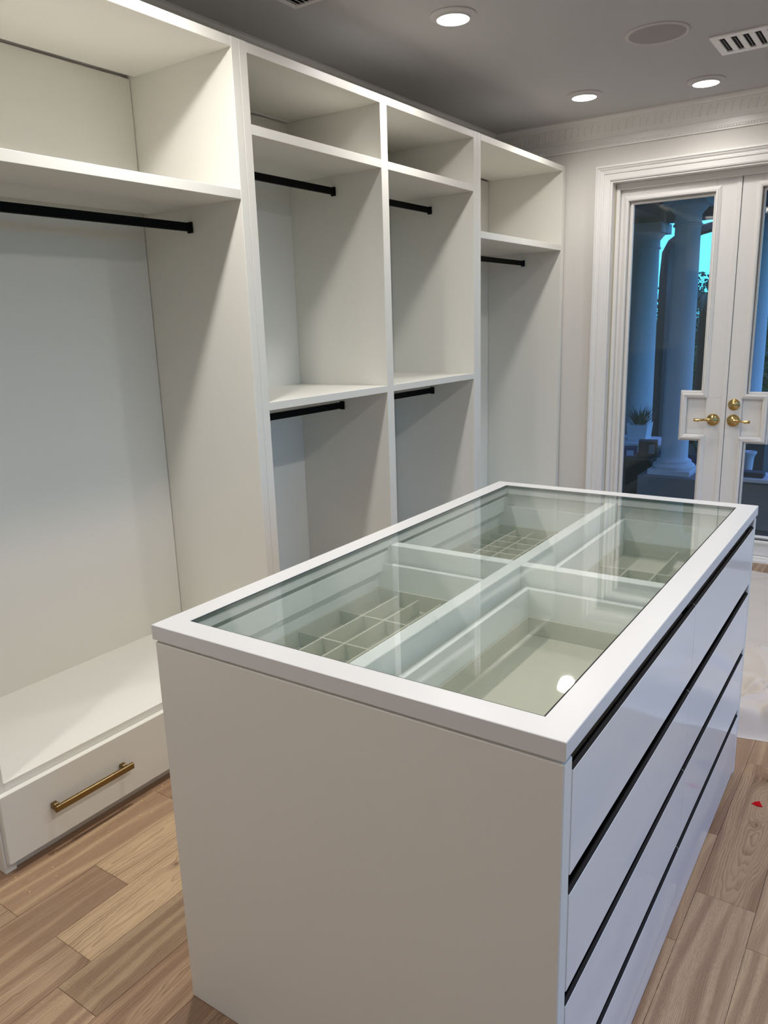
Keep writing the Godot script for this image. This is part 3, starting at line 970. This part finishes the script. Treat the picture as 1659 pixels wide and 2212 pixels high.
func drawer_box(d: Node3D, side: int, col: int, k: int, W: float, L: float) -> void:
	var X := func(x: float) -> float: return x if side == 0 else W - x
	# measured on the wardrobe side: inner faces at x 0.034 and 0.425, rear sheet near the spine
	var top: float = [0.881, 0.640, 0.420, 0.200][k]
	var bot := top - (0.150 if k == 0 else 0.14)
	var za := -0.050 if col == 0 else -0.882
	var zb := -0.816 if col == 0 else -L + 0.050
	var bx := func(st: SurfaceTool, xa: float, xb: float, ya: float, yb: float, z0: float, z1: float, bev := 0.001) -> void:
		var p: float = X.call(xa)
		var q: float = X.call(xb)
		box(st, Vector3(minf(p, q), ya, minf(z0, z1)), Vector3(maxf(p, q), yb, maxf(z0, z1)), bev)
	var st := begin()
	var t := 0.016
	bx.call(st, 0.0225, 0.034, bot, top, za, zb)
	bx.call(st, 0.034, 0.425, bot, top, za, za - t)
	bx.call(st, 0.034, 0.425, bot, top, zb + t, zb)
	bx.call(st, 0.409, 0.425, bot, top, za - t, zb + t)
	bx.call(st, 0.034, 0.409, bot, bot + 0.010, za - t, zb + t)
	obj("drawer_box", st, M.inside, d)
	if k > 0: return
	# tray insert: rim, walls and floor
	var x0 := 0.0345
	var x1 := 0.4085
	var z0 := za - t - 0.0005
	var z1 := zb + t + 0.0005
	var ft := 0.757
	st = begin()
	bx.call(st, x0, x1, bot + 0.010, ft, z0, z1, 0.0005)
	bx.call(st, x0, x0 + 0.005, ft, 0.806, z0, z1)
	bx.call(st, x1 - 0.005, x1, ft, 0.806, z0, z1)
	bx.call(st, x0 + 0.005, x1 - 0.005, ft, 0.806, z0, z0 - 0.005)
	bx.call(st, x0 + 0.005, x1 - 0.005, ft, 0.806, z1 + 0.005, z1)
	var tr := obj("drawer_tray", st, M.tray, d)
	var long: Array = []
	var cross: Array = []
	if side == 0 and col == 0:
		for x in [0.116, 0.188, 0.260, 0.332]: long.append([x, z0 - 0.005, z1 + 0.020])
		for z in [-0.603, -0.426, -0.250]: cross.append([x0 + 0.005, x1 - 0.005, z])
	elif side == 0:
		for x in [0.113, 0.184, 0.256, 0.328]: long.append([x, -1.255, -1.602])
		for z in [-1.520, -1.443, -1.373, -1.311]: cross.append([0.049, 0.39, z])
	elif col == 1:
		long.append([W - 0.615, -1.335, z0 - 0.005])
		long.append([W - 0.703, -1.600, z0 - 0.005])
		cross.append([W - 0.860, W - 0.527, -1.335])
	# dividers are sub-parts of the drawer beside its tray
	for l in long:
		st = begin()
		bx.call(st, l[0] - 0.0025, l[0] + 0.0025, ft, 0.799, l[1], l[2], 0.001)
		obj("tray_divider", st, M.tray, d)
	for c in cross:
		st = begin()
		bx.call(st, c[0], c[1], ft, 0.7985, c[2] - 0.0025, c[2] + 0.0025, 0.001)
		obj("tray_divider", st, M.tray, d)

# ------------------------------------------------------------------ fittings in the ceiling
func ceiling_things() -> void:
	var t := thing("ceiling_speaker", "round flush ceiling speaker with a grey mesh grille beside the air vent", "speaker", Vector3(0.951, CEIL, -3.894))
	var st := begin()
	lathe(st, PackedVector2Array([Vector2(0.140, 0.0), Vector2(0.140, -0.003), Vector2(0.137, -0.006), Vector2(0.124, -0.007), Vector2(0.122, -0.004)]), Vector3.ZERO, Vector3.UP, 56)
	obj("trim_ring", st, M.fitting, t)
	st = begin()
	lathe(st, PackedVector2Array([Vector2(0.122, -0.004), Vector2(0.10, -0.007), Vector2(0.06, -0.010), Vector2(0.0, -0.011)]), Vector3.ZERO, Vector3.UP, 56)
	obj("grille", st, M.speaker, t)
	# slotted supply vent at the right edge
	t = thing("ceiling_vent", "white rectangular ceiling vent with a row of black slots at the right edge", "vent", Vector3(1.45, CEIL, -4.248))
	st = begin()
	var x0 := 1.123 - 1.45
	var x1 := -x0
	var h := 0.146
	var zi := 0.108
	box(st, Vector3(x0, -0.010, zi), Vector3(x1, 0.0, h), 0.003)
	box(st, Vector3(x0, -0.010, -h), Vector3(x1, 0.0, -zi), 0.003)
	box(st, Vector3(x0, -0.010, -zi), Vector3(x0 + 0.035, 0.0, zi), 0.003)
	box(st, Vector3(x1 - 0.035, -0.010, -zi), Vector3(x1, 0.0, zi), 0.003)
	obj("vent_frame", st, M.grille_white, t)
	st = begin()
	box(st, Vector3(x0 + 0.03, -0.0012, -zi), Vector3(x1 - 0.03, -0.0002, zi), 0.0)
	obj("duct_opening", st, M.dark, t)
	for k in 11:
		var x := x0 + 0.0595 + k * 0.0505
		st = begin()
		box(st, Vector3(x, -0.0095, -zi), Vector3(x + 0.026, -0.0018, zi), 0.002)
		obj("grille_bar", st, M.grille_white, t)
	for k in 12:
		var x := x0 + 0.035 + k * 0.0505
		st = begin()
		box(st, Vector3(x + 0.008, -0.0055, -zi + 0.006), Vector3(x + 0.015, -0.0018, zi - 0.030), 0.0005)
		obj("vane", st, M.vane, t)
	# louvred return vent cut by the top edge
	t = thing("ceiling_vent", "grey louvred ceiling vent cut off by the top edge above the wardrobes", "vent", Vector3(0.03, CEIL, -2.43))
	st = begin()
	var w := 0.146
	var l := 0.229
	box(st, Vector3(-w, -0.008, -l), Vector3(w, 0.0, -l + 0.022), 0.002)
	box(st, Vector3(-w, -0.008, l - 0.022), Vector3(w, 0.0, l), 0.002)
	box(st, Vector3(-w, -0.008, -l + 0.022), Vector3(-w + 0.022, 0.0, l - 0.022), 0.002)
	box(st, Vector3(w - 0.022, -0.008, -l + 0.022), Vector3(w, 0.0, l - 0.022), 0.002)
	obj("vent_frame", st, M.white_metal, t)
	st = begin()
	box(st, Vector3(-w + 0.02, -0.0012, -l + 0.02), Vector3(w - 0.02, -0.0002, l - 0.02), 0.0)
	obj("duct_opening", st, M.dark, t)
	for k in 12:
		var x := -w + 0.026 + k * 0.0205
		st = begin()
		prism(st, PackedVector2Array([Vector2(x, -0.0015), Vector2(x + 0.004, -0.0015), Vector2(x + 0.016, -0.0085), Vector2(x + 0.012, -0.0085)]), along_z, -l + 0.022, l - 0.022)
		obj("louvre", st, M.white_metal, t)

# ------------------------------------------------------------------ drop cloth and litter
func drop_cloth() -> void:
	var x0 := 1.25
	var x1 := 3.10
	var z0 := -5.06
	var z1 := -2.92
	var NX := 190
	var NZ := 230
	var n1 := noise(21, 1.1)
	var n2 := noise(22, 2.6)
	var n3 := noise(23, 1.2)
	var rng := RandomNumberGenerator.new()
	rng.seed = 515
	var folds: Array = []
	for k in 30:
		var near_edge := k < 22
		folds.append([Vector2(rng.randf_range(1.45, 2.6), rng.randf_range(-3.75, -3.0) if near_edge else rng.randf_range(-4.9, -3.8)), Vector2.from_angle(rng.randf_range(-1.5, 1.5)), rng.randf_range(0.12, 0.42), rng.randf_range(0.012, 0.042) if near_edge else rng.randf_range(0.003, 0.009), rng.randf_range(0.010, 0.045)])
	# the one long diagonal fold
	folds.append([Vector2(1.72, -3.62), Vector2.from_angle(0.72), 0.40, 0.040, 0.05])
	var H := func(u: float, v: float) -> float:
		var x := lerpf(x0, x1, u)
		var z := lerpf(z0, z1, v)
		var wx := x + n3.get_noise_2d(x * 1.5, z * 1.5) * 0.30
		var wz := z + n3.get_noise_2d(x * 1.5 + 30.0, z * 1.5) * 0.30
		# puffed cloth between creases
		var a := sqrt(pow(n1.get_noise_2d(wx * 0.8 + wz * 0.7, wz * 1.1 - wx * 0.5), 2.0) + 0.0006)
		var b := sqrt(pow(n2.get_noise_2d(wx * 1.2 + 9.0, wz * 0.8 + wx * 0.6), 2.0) + 0.0008)
		var near := smoothstep(0.50, 0.80, v)
		var h := 0.004 + a * (0.016 + 0.050 * near) + b * (0.004 + 0.045 * near)
		for f in folds:
			var d: Vector2 = Vector2(wx * 0.5 + x * 0.5, wz * 0.5 + z * 0.5) - f[0]
			var along: float = d.dot(f[1]) / f[2]
			if absf(along) > 1.0: continue
			var across: float = d.dot(Vector2(-f[1].y, f[1].x)) / f[4]
			var fade := 1.0 - along * along
			h += f[3] * fade * (exp(-across * 0.9) if across > 0.0 else exp(-across * across * 14.0))
		h += 0.030 * exp(-pow((v - 0.955) / 0.045, 2.0))
		var e := minf(minf(u, 1.0 - u) * 40.0, minf(v * 40.0, (1.0 - v) * 26.0))
		return h * smoothstep(0.0, 1.0, e)
	var st := begin()
	st.set_smooth_group(0)
	for j in NZ:
		for i in NX:
			var p: Array[Vector3] = []
			for q in [[0, 0], [1, 0], [1, 1], [0, 1]]:
				var u := float(i + q[0]) / NX
				var v := float(j + q[1]) / NZ
				var wob := n3.get_noise_2d(u * 4.0, 3.0) * 0.03 * v
				p.append(Vector3(lerpf(x0, x1, u) + n3.get_noise_2d(7.0, v * 4.0) * 0.04, 0.0008 + H.call(u, v), lerpf(z0, z1, v) + wob))
			for t in [[0, 1, 2], [0, 2, 3]]:
				st.add_vertex(p[t[0]]); st.add_vertex(p[t[1]]); st.add_vertex(p[t[2]])
	st.index()
	st.generate_normals()
	M.cloth.normal_enabled = true
	M.cloth.normal_texture = noise_tex(31, 0.2, 256, 4, true, 4.0)
	M.cloth.normal_scale = 0.10
	M.cloth.uv1_triplanar = true
	M.cloth.uv1_scale = Vector3(14, 14, 14)
	var o := obj("drop_cloth", st, M.cloth)
	tag(o, "crumpled off white canvas drop cloth on the floor before the french doors", "drop cloth")

func litter() -> void:
	var rng := RandomNumberGenerator.new()
	rng.seed = 99
	var st := begin()
	for k in 46:
		var z := -1.62 + rng.randf() * 0.66
		var x := 0.035 + absf(rng.randfn(0.0, 0.075))
		var s := rng.randf_range(0.0010, 0.0034)
		var a := rng.randf() * TAU
		var c := Vector3(x, s * 0.45, z)
		var d := Vector3(cos(a), 0, sin(a)) * s
		var e := Vector3(-sin(a), 0, cos(a)) * s * rng.randf_range(0.4, 0.9)
		var up := Vector3(0, s * 0.5, 0)
		fquad(st, c + d + e + up, c + d - e + up, c - d - e + up * 0.6, c - d + e + up * 0.6, Vector3.UP)
		for q in [[d + e, d - e], [d - e, -d - e], [-d - e, -d + e], [-d + e, d + e]]:
			fquad(st, c + q[0] + up * 0.8, c + q[1] + up * 0.8, c + q[1] - up * 0.9, c + q[0] - up * 0.9, q[0] + q[1])
	var o := obj("sawdust_crumbs", st, mat(Color(0.86, 0.74, 0.56), 0.9))
	tag(o, "scattered pale wood crumbs on the floor before the left wardrobe's drawer", "crumbs", "", "stuff")
	# small red scrap on the floor right of the island
	st = begin()
	var pts := [Vector3(-0.016, 0.001, 0.004), Vector3(-0.006, 0.004, -0.008), Vector3(0.006, 0.009, -0.010), Vector3(0.011, 0.006, -0.002), Vector3(0.018, 0.001, 0.006), Vector3(0.006, 0.003, 0.010), Vector3(-0.006, 0.002, 0.008)]
	var ctr := Vector3(0.0, 0.008, 0.0)
	for k in pts.size():
		var a: Vector3 = pts[k]
		var b: Vector3 = pts[(k + 1) % pts.size()]
		tri(st, ctr, a, b, Vector3.UP)
		fquad(st, a, b, b - Vector3(0, b.y, 0), a - Vector3(0, a.y, 0), (a + b) * Vector3(1, 0, 1))
	o = obj("plastic_scrap", st, mat(Color(0.75, 0.02, 0.07), 0.2), null, Vector3(1.804, 0.0002, -2.5))
	tag(o, "small glossy red scrap on the wooden floor right of the island", "scrap")

# ------------------------------------------------------------------ terrace
func column(at: Vector3, y0: float, y1: float, r0: float, r1: float, label: String) -> Node3D:
	var t := thing("stone_column", label, "column", Vector3(at.x, y0 - 0.20, at.z), 0.0, "white terrace columns")
	var st := begin()
	var hh := y1 - y0
	lathe(st, PackedVector2Array([Vector2(r0 + 0.012, 0.185), Vector2(r0 + 0.004, 0.20), Vector2(r0, 0.22), Vector2(r0, 0.2 + hh * 0.33), Vector2(lerpf(r0, r1, 0.5), 0.2 + hh * 0.7), Vector2(r1, 0.2 + hh - 0.03), Vector2(r1, 0.2 + hh)]), Vector3.ZERO, Vector3.UP, 40)
	obj("shaft", st, M.stone, t)
	st = begin()
	lathe(st, PackedVector2Array([Vector2(0.01, 0.10), Vector2(r0 + 0.060, 0.10), Vector2(r0 + 0.072, 0.115), Vector2(r0 + 0.072, 0.130), Vector2(r0 + 0.060, 0.145), Vector2(r0 + 0.036, 0.150), Vector2(r0 + 0.034, 0.160), Vector2(r0 + 0.040, 0.170), Vector2(r0 + 0.034, 0.182), Vector2(r0 + 0.010, 0.188)]), Vector3.ZERO, Vector3.UP, 40)
	box(st, Vector3(-0.205, 0.045, -0.205), Vector3(0.205, 0.10, 0.205), 0.004)
	obj("column_base", st, M.stone, t)
	st = begin()
	var c := 0.2 + hh
	lathe(st, PackedVector2Array([Vector2(r1, c - 0.002), Vector2(r1 + 0.016, c), Vector2(r1 + 0.018, c + 0.016), Vector2(r1 + 0.006, c + 0.024), Vector2(r1 + 0.004, c + 0.10), Vector2(r1 + 0.020, c + 0.12), Vector2(r1 + 0.055, c + 0.16), Vector2(r1 + 0.060, c + 0.18), Vector2(0.01, c + 0.18)]), Vector3.ZERO, Vector3.UP, 40)
	box(st, Vector3(-r1 - 0.08, c + 0.18, -r1 - 0.08), Vector3(r1 + 0.08, c + 0.30, r1 + 0.08), 0.006)
	obj("capital", st, M.stone, t)
	return t

func leaves(parent: Node3D, called: String, m: Material, center: Vector3, size: Vector3, count: int, leaf: float, s: int) -> void:
	var rng := RandomNumberGenerator.new()
	rng.seed = s
	var st := begin()
	# one bent leaf
	fquad(st, Vector3(0, 0, 0), Vector3(0.32, 0.5, 0.08), Vector3(0, 1.0, -0.1), Vector3(0, 0.5, 0.0), Vector3.BACK)
	fquad(st, Vector3(0, 0, 0), Vector3(-0.32, 0.5, 0.08), Vector3(0, 1.0, -0.1), Vector3(0, 0.5, 0.0), Vector3.BACK)
	var mm := MultiMesh.new()
	mm.transform_format = MultiMesh.TRANSFORM_3D
	mm.mesh = st.commit()
	mm.instance_count = count
	for k in count:
		var d := Vector3(rng.randfn(), rng.randfn(), rng.randfn()).normalized() * pow(rng.randf(), 0.33)
		var bsc := Basis.from_euler(Vector3(rng.randf() * TAU, rng.randf() * TAU, rng.randf() * TAU)).scaled(Vector3.ONE * leaf * rng.randf_range(0.6, 1.3))
		mm.set_instance_transform(k, Transform3D(bsc, center + d * size))
	var o := MultiMeshInstance3D.new()
	o.name = called
	o.multimesh = mm
	o.material_override = m
	o.set_meta("kind", "stuff")
	parent.add_child(o, true)

func shrub(at: Vector3, size: Vector3, count: int, leaf: float, m: Material, s: int, called: String, label: String, category: String) -> void:
	var t := thing(called, label, category, at, 0.0, "garden shrubs")
	leaves(t, "foliage", m, Vector3(0, size.y * 1.02, 0), size, count, leaf, s)
	var st := begin()
	tube(st, PackedVector3Array([Vector3.ZERO, Vector3(0.03, size.y * 0.5, 0), Vector3(0, size.y * 1.1, 0.02)]), PackedFloat32Array([0.05, 0.04, 0.02]), 8)
	obj("stem", st, M.trunk, t)

func palm(at: Vector3, h: float, n: int, s: int, size: float, label: String) -> void:
	var t := thing("palm_tree", label, "palm", at, 0.0, "garden palms")
	var st := begin()
	tube(st, PackedVector3Array([Vector3.ZERO, Vector3(0.05, h * 0.5, 0), Vector3(0.02, h, 0)]), PackedFloat32Array([0.17, 0.13, 0.11]), 12)
	obj("trunk", st, M.trunk, t)
	var rng := RandomNumberGenerator.new()
	rng.seed = s
	for k in n:
		var a := TAU * k / n + rng.randf() * 0.3
		var lift := rng.randf_range(0.1, 0.9)
		var l := rng.randf_range(1.5, 2.1) * size
		st = begin()
		var dir := Vector3(cos(a), 0, sin(a))
		var side := Vector3(-sin(a), 0, cos(a))
		var prev := Vector3(0.02, h, 0)
		for i in range(1, 15):
			var f := i / 14.0
			var p := Vector3(0.02, h, 0) + dir * l * f + Vector3(0, lift * l * f - 0.8 / size * l * l * f * f * 0.6, 0)
			var w := 0.42 * size * sin(PI * clampf(f * 0.9 + 0.08, 0, 1))
			tube(st, PackedVector3Array([prev, p]), PackedFloat32Array([0.012, 0.010]), 4)
			for q in [-1.0, 1.0]:
				var tip: Vector3 = p + side * q * w + dir * 0.16 - Vector3(0, 0.12 + 0.2 * w, 0)
				fquad(st, prev, p, tip, tip - dir * 0.015, Vector3.UP)
			prev = p
		obj("frond", st, M.leaf, t)

func terrace() -> void:
	var G := -0.45
	var st := begin()
	box(st, Vector3(-14, G - 0.2, -11.2), Vector3(12, G, WALL_Z - 0.30), 0.0)
	struct(obj("floor_terrace", st, M.stucco_dark), "grey terrace paving outside the french doors", "paving")
	st = begin()
	box(st, Vector3(-40, G - 0.4, -60), Vector3(40, G - 0.1, -11.2), 0.0)
	struct(obj("garden_ground", st, M.dirt), "dark garden ground beyond the terrace", "ground")
	st = begin()
	box(st, Vector3(-1.6, G - 0.12, -12.4), Vector3(0.35, G - 0.09, -11.25), 0.0)
	struct(obj("pool_water", st, mat(Color(0.04, 0.26, 0.32), 0.03)), "still pool water mirroring the dusk sky beyond the terrace", "water")
	# porch roof on beams
	st = begin()
	box(st, Vector3(-6, 2.98, -10.75), Vector3(1.9, 3.2, WALL_Z - 0.30), 0.0)
	box(st, Vector3(-6, 2.69, -8.18), Vector3(1.9, 2.98, -7.82), 0.01)
	box(st, Vector3(-6, 2.69, -10.48), Vector3(1.9, 2.98, -10.12), 0.01)
	for x in [-2.2, -0.88, 0.41, 1.7]:
		box(st, Vector3(x - 0.14, 2.74, -10.12), Vector3(x + 0.14, 2.98, -8.18), 0.01)
	struct(obj("ceiling_porch", st, M.porch), "shaded porch ceiling and beams outside", "porch ceiling")
	# columns
	column(Vector3(0.128, 0, -8.0), 0.17, 2.385, 0.130, 0.116, "thick white stone column on a square pedestal, in the centre of the left glass")
	column(Vector3(-0.925, 0, -10.3), -0.20, 2.385, 0.172, 0.158, "white stone column further back, at the left edge of the left glass")
	column(Vector3(0.405, 0, -10.3), 0.52, 2.385, 0.132, 0.118, "white stone column lit blue, seen at the edge of the right glass")
	# pedestal under the near column
	st = begin()
	box(st, Vector3(-0.278, 0.0, -0.278), Vector3(0.278, 0.465, 0.278), 0.006)
	var o := obj("column_pedestal", st, M.pier, null, Vector3(0.128, G, -8.0))
	tag(o, "square grey pedestal block under the thick column", "pedestal", "column pedestals on the terrace")
	for q in [[-0.925, 0.095, "square stone block under the far left column"], [0.405, 0.815, "tall dark pier carrying the column in the right glass"]]:
		st = begin()
		box(st, Vector3(-0.26, 0.0, -0.26), Vector3(0.26, q[1], 0.26), 0.006)
		o = obj("column_pedestal", st, M.stucco_dark, null, Vector3(q[0], G, -10.3))
		tag(o, q[2], "pedestal", "column pedestals on the terrace")
	# low wall behind the right leaf
	var t := thing("garden_wall", "low dark terrace wall with a pale ledge behind the right door glass", "wall", Vector3(1.6, G, -8.0))
	st = begin()
	box(st, Vector3(-1.15, 0.0, -0.15), Vector3(1.2, 0.46, 0.15), 0.004)
	obj("wall_body", st, M.pier, t)
	st = begin()
	box(st, Vector3(-1.17, 0.46, -0.2), Vector3(1.22, 0.50, 0.19), 0.006)
	obj("ledge", st, M.stone, t)
	# slabs lying on the ledge
	for k in 2:
		st = begin()
		box(st, Vector3(-0.12, 0, -0.07), Vector3(0.12, 0.05, 0.07), 0.004)
		o = obj("stone_slab", st, mat(Color(0.16, 0.19, 0.22), 0.7), null, [Vector3(0.86, 0.05, -7.93), Vector3(1.20, 0.05, -7.95)][k])
		tag(o, ["dark stone slab on the ledge, left one in the right glass", "dark stone slab on the ledge, right one in the right glass"][k], "slab", "dark slabs on the wall ledge")
	# urn pedestal beyond the low wall
	t = thing("garden_urn", "pale stone urn standing behind the low wall in the right glass", "urn", Vector3(0.60, G, -9.4))
	st = begin()
	lathe(st, PackedVector2Array([Vector2(0.085, 0.0), Vector2(0.085, 0.05), Vector2(0.050, 0.08), Vector2(0.044, 0.25), Vector2(0.050, 0.36), Vector2(0.056, 0.44), Vector2(0.072, 0.475), Vector2(0.080, 0.485), Vector2(0.080, 0.505), Vector2(0.066, 0.505), Vector2(0.050, 0.46), Vector2(0.0, 0.45)]), Vector3.ZERO, Vector3.UP, 32)
	obj("bowl", st, M.stone, t)
	# freestanding garden arch
	t = thing("garden_arch", "tall dark arch standing in the garden behind the columns", "arch", Vector3(-0.10, G - 0.1, -12.6))
	st = begin()
	var ring := PackedVector2Array()
	var B := G - 0.1
	var outer := [Vector2(-1.23, 0), Vector2(-1.235, 2.14 - B), Vector2(-1.215, 2.50 - B), Vector2(-1.13, 2.665 - B), Vector2(-1.05, 2.72 - B), Vector2(-0.71, 2.835 - B), Vector2(-0.4, 2.90 - B), Vector2(0, 2.93 - B)]
	var inner := [Vector2(-1.12, 0), Vector2(-1.12, 2.0 - B), Vector2(-1.116, 2.40 - B), Vector2(-1.073, 2.57 - B), Vector2(-0.98, 2.63 - B), Vector2(-0.716, 2.735 - B), Vector2(-0.4, 2.80 - B), Vector2(0, 2.83 - B)]
	for p in outer: ring.append(p)
	for k in range(6, -1, -1): ring.append(Vector2(-outer[k].x, outer[k].y))
	for k in 7: ring.append(Vector2(-inner[k].x, inner[k].y))
	for k in range(7, -1, -1): ring.append(inner[k])
	prism(st, ring, along_z, -0.16, 0.16)
	obj("arch_band", st, M.stucco_dark, t)
	# table with the potted plant
	t = thing("side_table", "low white table outside with a potted plant on it, left glass", "table", Vector3(-0.62, G, -9.45))
	st = begin()
	box(st, Vector3(-0.55, 0.52, -0.32), Vector3(0.42, 0.56, 0.34), 0.006)
	obj("table_top", st, M.stone, t)
	for sx in [-0.48, 0.36]:
		for sz in [-0.26, 0.28]:
			st = begin()
			box(st, Vector3(sx - 0.03, 0.0, sz - 0.03), Vector3(sx + 0.03, 0.52, sz + 0.03), 0.004)
			obj("leg", st, M.stone, t)
	t = thing("potted_plant", "spiky dark plant in a square white pot on the low table", "potted plant", Vector3(-0.665, G + 0.56, -9.50))
	st = begin()
	prism(st, PackedVector2Array([Vector2(-0.105, 0.0), Vector2(0.105, 0.0), Vector2(0.125, 0.20), Vector2(0.105, 0.20), Vector2(0.100, 0.18), Vector2(-0.100, 0.18), Vector2(-0.105, 0.20), Vector2(-0.125, 0.20)]), along_z, -0.12, 0.12)
	obj("pot", st, M.stone, t)
	st = begin()
	var rng := RandomNumberGenerator.new()
	rng.seed = 7
	for k in 90:
		var a := rng.randf() * TAU
		var lean := rng.randf_range(0.05, 0.85)
		var ln := rng.randf_range(0.16, 0.30)
		var d := Vector3(cos(a) * sin(lean), cos(lean), sin(a) * sin(lean))
		var s := d.cross(Vector3.UP if absf(d.y) < 0.95 else Vector3.RIGHT).normalized() * 0.008
		var b := Vector3(cos(a) * 0.05, 0.17, sin(a) * 0.05)
		var m := b + d * ln * 0.55
		var e := b + d * ln - Vector3(0, ln * 0.18 * lean, 0)
		fquad(st, b - s, b + s, m + s, m - s, Vector3.UP + d)
		tri(st, m - s, m + s, e, (Vector3.UP + d).normalized())
	obj("foliage", st, M.leaf, t)
	# bench with boxes
	t = thing("work_bench", "dark covered bench outside holding two cartons, left glass", "bench", Vector3(-0.52, G, -8.65))
	st = begin()
	box(st, Vector3(-0.45, 0.46, -0.22), Vector3(0.30, 0.50, 0.22), 0.01)
	obj("seat", st, mat(Color(0.17, 0.15, 0.13), 0.9), t)
	st = begin()
	prism(st, PackedVector2Array([Vector2(-0.47, 0.0), Vector2(0.20, 0.0), Vector2(0.27, 0.25), Vector2(0.31, 0.46), Vector2(-0.46, 0.46)]), along_z, -0.20, 0.20)
	obj("cover", st, mat(Color(0.17, 0.15, 0.13), 0.9), t)
	var cn := carton(Vector3(-0.54, G + 0.50, -8.58), Vector3(0.24, 0.10, 0.20), Color(0.07, 0.14, 0.34), Color(0.62, 0.70, 0.80))
	tag(cn, "blue carton with a pale label on the dark bench outside", "carton", "cartons on the bench")
	cn = carton(Vector3(-0.33, G + 0.50, -8.70), Vector3(0.20, 0.17, 0.18), Color(0.16, 0.13, 0.12), Color(0.45, 0.45, 0.48))
	tag(cn, "dark brown carton next to the blue one on the bench outside", "carton", "cartons on the bench")
	# sack by the door
	st = begin()
	lathe(st, PackedVector2Array([Vector2(0.0, 0.0), Vector2(0.15, 0.0), Vector2(0.19, 0.06), Vector2(0.18, 0.15), Vector2(0.13, 0.22), Vector2(0.05, 0.25), Vector2(0.0, 0.25)]), Vector3.ZERO, Vector3.UP, 20)
	o = obj("paint_bag", st, mat(Color(0.20, 0.23, 0.28), 0.5), null, Vector3(-0.28, G, -7.75))
	tag(o, "grey stuffed bag on the terrace at the bottom left of the left glass", "bag")
	# parasol pole, leaning
	t = thing("leaning_pole", "thin dark pole leaning beside the thick column outside", "pole", Vector3(0.30, G, -8.75))
	st = begin()
	tube(st, PackedVector3Array([Vector3(0.12, 0.0, 0.0), Vector3(-0.28, 0.92, -0.1)]), PackedFloat32Array([0.02, 0.02]), 10)
	obj("shaft", st, M.leaf, t)
	st = begin()
	tube(st, PackedVector3Array([Vector3(0.12, 0.0, 0.0), Vector3(0.13, 0.03, 0.0)]), PackedFloat32Array([0.03, 0.03]), 10)
	obj("foot", st, M.dark, t)
	# planting behind
	palm(Vector3(-0.93, G - 0.1, -13.75), 2.40, 13, 9, 0.36, "small palm right of the thick column, its fronds against the bright sky")
	palm(Vector3(0.75, G - 0.1, -15.8), 2.3, 13, 5, 0.45, "small palm behind the right door glass")
	shrub(Vector3(-1.55, G - 0.1, -16.2), Vector3(1.5, 1.45, 0.6), 9000, 0.085, M.leaf, 12, "shrub", "broad dark green hedge shrub behind the thick column", "shrub")
	shrub(Vector3(-1.05, G - 0.1, -14.6), Vector3(0.5, 0.8, 0.3), 4000, 0.07, M.leaf2, 11, "shrub", "rounded green shrub right of the thick column", "shrub")
	shrub(Vector3(-0.52, G - 0.1, -13.2), Vector3(0.20, 0.55, 0.2), 2200, 0.06, M.leaf_red, 13, "shrub", "small red leaved shrub low between column and door stile", "shrub")
	shrub(Vector3(0.10, G - 0.1, -14.0), Vector3(0.8, 1.3, 0.5), 6000, 0.08, M.leaf2, 14, "shrub", "tall green shrub behind the right door glass", "shrub")
	shrub(Vector3(1.5, G - 0.1, -15.5), Vector3(1.4, 1.5, 0.7), 5000, 0.09, M.leaf, 16, "shrub", "wide dark shrub at the right end of the garden", "shrub")
	# wing of the house that closes the terrace on the left
	st = begin()
	box(st, Vector3(-2.0, G - 0.1, -12.95), Vector3(-1.75, 3.6, WALL_Z - 0.30), 0.0)
	box(st, Vector3(1.9, G - 0.1, -7.2), Vector3(2.15, 3.0, WALL_Z - 0.30), 0.0)
	struct(obj("wall_terrace", st, M.stucco_dark), "grey rendered house wings closing the terrace at both sides", "wall")

func carton(at: Vector3, s: Vector3, c: Color, lc: Color) -> Node3D:
	var t := Node3D.new()
	t.name = numbered("carton")
	add_child(t, true)
	t.position = at
	t.rotation.y = 0.25
	var st := begin()
	box(st, Vector3(-s.x / 2, 0, -s.z / 2), Vector3(s.x / 2, s.y, s.z / 2), 0.003)
	obj("carton_body", st, mat(c, 0.7), t)
	st = begin()
	box(st, Vector3(s.x * 0.05, s.y * 0.2, s.z / 2), Vector3(s.x * 0.36, s.y * 0.8, s.z / 2 + 0.001), 0.0)
	obj("printed_label", st, mat(lc, 0.7), t)
	return t
